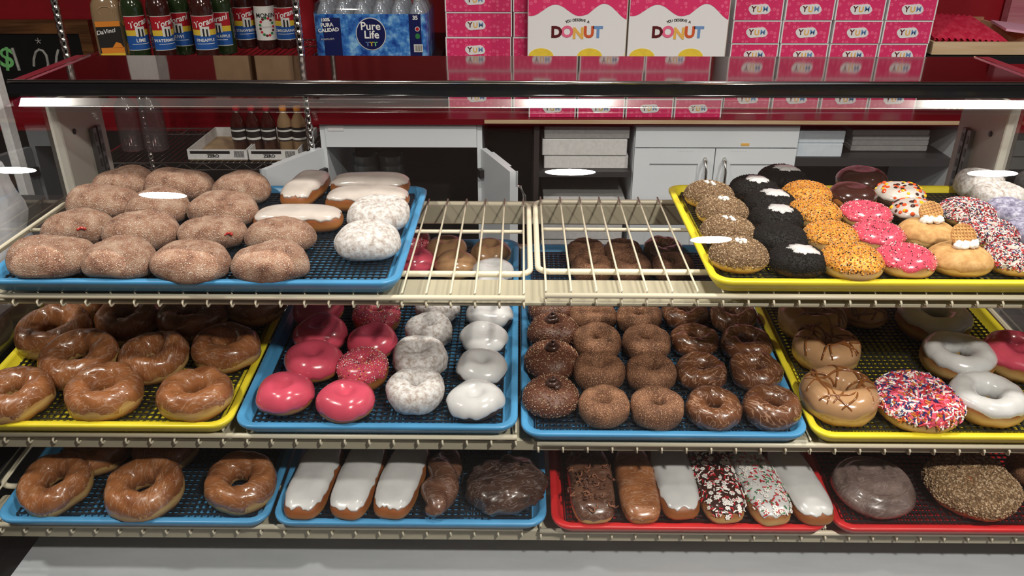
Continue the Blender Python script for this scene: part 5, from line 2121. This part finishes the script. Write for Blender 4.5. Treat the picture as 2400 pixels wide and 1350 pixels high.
# ------------------------------------------------------------------ chalkboard on the wall at the left
BY = WALLY - .035
bx1 = PY(215, 90, BY).x
bz1 = Zv(49, BY)
cbd = empty('chalkboard', (bx1 - .3, BY, .85), 'black chalkboard in a wooden frame with a chalked price', 'chalkboard')
o3 = Vector((-(bx1 - .3), -BY, -.85))
fwd = .052
xl = bx1 - 1.0
for nm, a in (('frame_top', (xl, bx1, BY - .005, BY + .03, bz1 - fwd, bz1)), ('frame_side', (bx1 - fwd * .9, bx1, BY - .005, BY + .03, .85, bz1 - fwd)), ('frame_side', (xl, xl + fwd, BY - .005, BY + .03, .85, bz1 - fwd))):
    mb = MB(); mb.bx(*a, 'wood_frame'); q = mb.build(nm, cbd); q.location = o3
mb = MB(); mb.bx(xl + fwd, bx1 - fwd * .9, BY + .005, BY + .02, .85, bz1 - fwd, 'black'); q = mb.build('slate', cbd); q.location = o3
mb = MB()


def bp(u, v):
    p = PY(u, v, BY + .004)
    return p.x, p.z


x, zc = bp(14, 137); text_flat(mb, '$', .115, x, zc, BY + .0035, 'chalk_green', .002, .1, -6)
q = mb.build('chalk_dollar_sign', cbd); q.location = o3
for pts, rr, mt in (([(29, 112), (38, 140), (46, 165)], .006, 'chalk_white'), ([(80, 155), (80, 138), (84, 122), (92, 116), (101, 119), (109, 130), (113, 150), (112, 165)], .005, 'chalk_white'), ([(137, 116), (133, 132), (132, 150)], .005, 'chalk_white')):
    mb = MB(); mb.tube([(bp(u, v)[0], BY + .003, bp(u, v)[1]) for u, v in pts], rr, mt, 6)
    q = mb.build('chalk_stroke', cbd); q.location = o3
mb = MB()
for k in range(5):
    a = math.pi / 2 + k * 2 * math.pi / 5
    x0_, z0_ = bp(90, 96)
    mb.tube([(x0_, BY + .003, z0_), (x0_ + .012 * math.cos(a), BY + .003, z0_ + .012 * math.sin(a))], .0018, 'chalk_white', 5)
q = mb.build('chalk_star', cbd); q.location = o3

# ------------------------------------------------------------------ wooden tray with liners at the right
ty0, ty1 = 2.96, 3.36
zt0 = Zv(126, ty0)
mb = MB(); mb.bx(PY(2170, 100, ty0).x + .01, PY(2520, 100, ty0).x, ty0 - .01, WALLY, zt0 - .03, zt0 - .004, 'black')
tag(mb.build('wall_shelf'), 'black wall shelf under the wooden tray at the right', 'shelf')
wx0, wx1 = PY(2186, 110, ty0).x, PY(2395, 110, ty0).x + .06
wt = empty('wooden_tray', ((wx0 + wx1) / 2, ty0, zt0 - .0035), 'shallow pale wooden tray holding red paper liners at the right', 'tray')
ow = Vector((-(wx0 + wx1) / 2, -ty0, -(zt0 - .0035)))
zt1 = Zv(97, ty0)
for nm, a, mt in (('front_board', (wx0, wx1, ty0, ty0 + .014, zt0, zt1), 'wood_light'), ('back_board', (wx0, wx1, ty1, ty1 + .014, zt0, Zv(38, ty1)), 'wood_red'), ('side_board', (wx0, wx0 + .012, ty0 + .014, ty1, zt0, zt1), 'wood_light'), ('side_board', (wx1 - .012, wx1, ty0 + .014, ty1, zt0, zt1 + .02), 'wood_light'), ('bottom_board', (wx0 + .012, wx1 - .012, ty0 + .014, ty1, zt0, zt0 + .006), 'orange_liner')):
    mb = MB(); mb.bx(*a, mt); q = mb.build(nm, wt); q.location = ow
# corrugated red liner
mb = MB()
vs, fs = [], []
nx, ny = 60, 12
lx0, lx1 = wx0 + .016, PY(2325, 80, ty0 + .15).x
for i in range(nx + 1):
    for j in range(ny + 1):
        t, s = i / nx, j / ny
        x = lx0 + (lx1 - lx0) * t
        y = ty0 + .03 + .28 * s
        zz = zt1 + .006 + .05 * s - .012 * t * t + .004 * math.sin(i * 1.26 + s * 5)
        vs.append((x, y, zz))
for i in range(nx):
    for j in range(ny):
        a = i * (ny + 1) + j
        fs.append((a, a + ny + 1, a + ny + 2, a + 1))
nb = len(vs)
vs2 = [(x, y, z - .006) for x, y, z in vs]
mb.add(vs, fs, 'liner_red'); mb.add(vs2, [tuple(reversed(f)) for f in fs], 'liner_red')
tag(mb.build('paper_liner', smooth=True), 'red corrugated paper liners lying in the wooden tray', 'paper')
mb = MB(); mb.box((PY(2385, 75, 3.12).x, 3.12, zt1 + .024), (.14, .22, .008), 'liner_pink', Matrix.Rotation(-.25, 3, 'Z') @ Matrix.Rotation(.10, 3, 'Y'))
tag(mb.build('paper_sheet'), 'pale pink paper sheet beside the red liners', 'paper')
mb = MB(); mb.bx(PY(2365, 30, 3.385).x, PY(2365, 30, 3.385).x + .35, 3.385, 3.43, zt0 + .002, 1.7, 'pink_wood')
tag(mb.build('pink_board'), 'upright pink wooden board at the top right corner', 'board')

# ------------------------------------------------------------------ things left and right of the case
mb = MB(); mb.rbox(-1.75, -.965, 1.15, 2.0, 0, .93, 'black', .004)
tag(mb.build('side_counter'), 'black side counter left of the display case', 'counter')
mb = MB()
p = PY(30, 540, 1.62)
vs, fs = [], []
nu, nv = 22, 12
for j in range(nv + 1):
    t = j / nv
    for i in range(nu):
        a = 2 * math.pi * i / nu
        rx, ry = .085 * (1 - .2 * t), .07 * (1 - .55 * t)
        q = 1 + .22 * noise.noise(Vector((math.cos(a) * 2.2, math.sin(a) * 2.2, t * 4)))
        vs.append((rx * sgnpow(math.cos(a), .7) * q, ry * sgnpow(math.sin(a), .7) * q, .24 * t + .008 * noise.noise(Vector((a, t * 3, 1)))))
for j in range(nv):
    for i in range(nu):
        k = (i + 1) % nu
        fs.append((j * nu + i, j * nu + k, j * nu + nu + k, j * nu + nu + i))
fs.append(tuple(reversed(range(nu))))
fs.append(tuple(range(nv * nu, (nv + 1) * nu)))
mb.add(vs, fs, 'bag_plastic')
o = mb.build('plastic_bag', smooth=True)
o.location = (-1.065, 1.5, .931)
tag(o, 'crumpled translucent plastic bag on the black counter, left of the case', 'bag')
mb = MB(); mb.rbox(-1.43, -1.406, 2.2, 2.24, 0, 1.6, 'paper_white', .004)
tag(mb.build('white_post'), 'slim white post standing left behind the case', 'post')
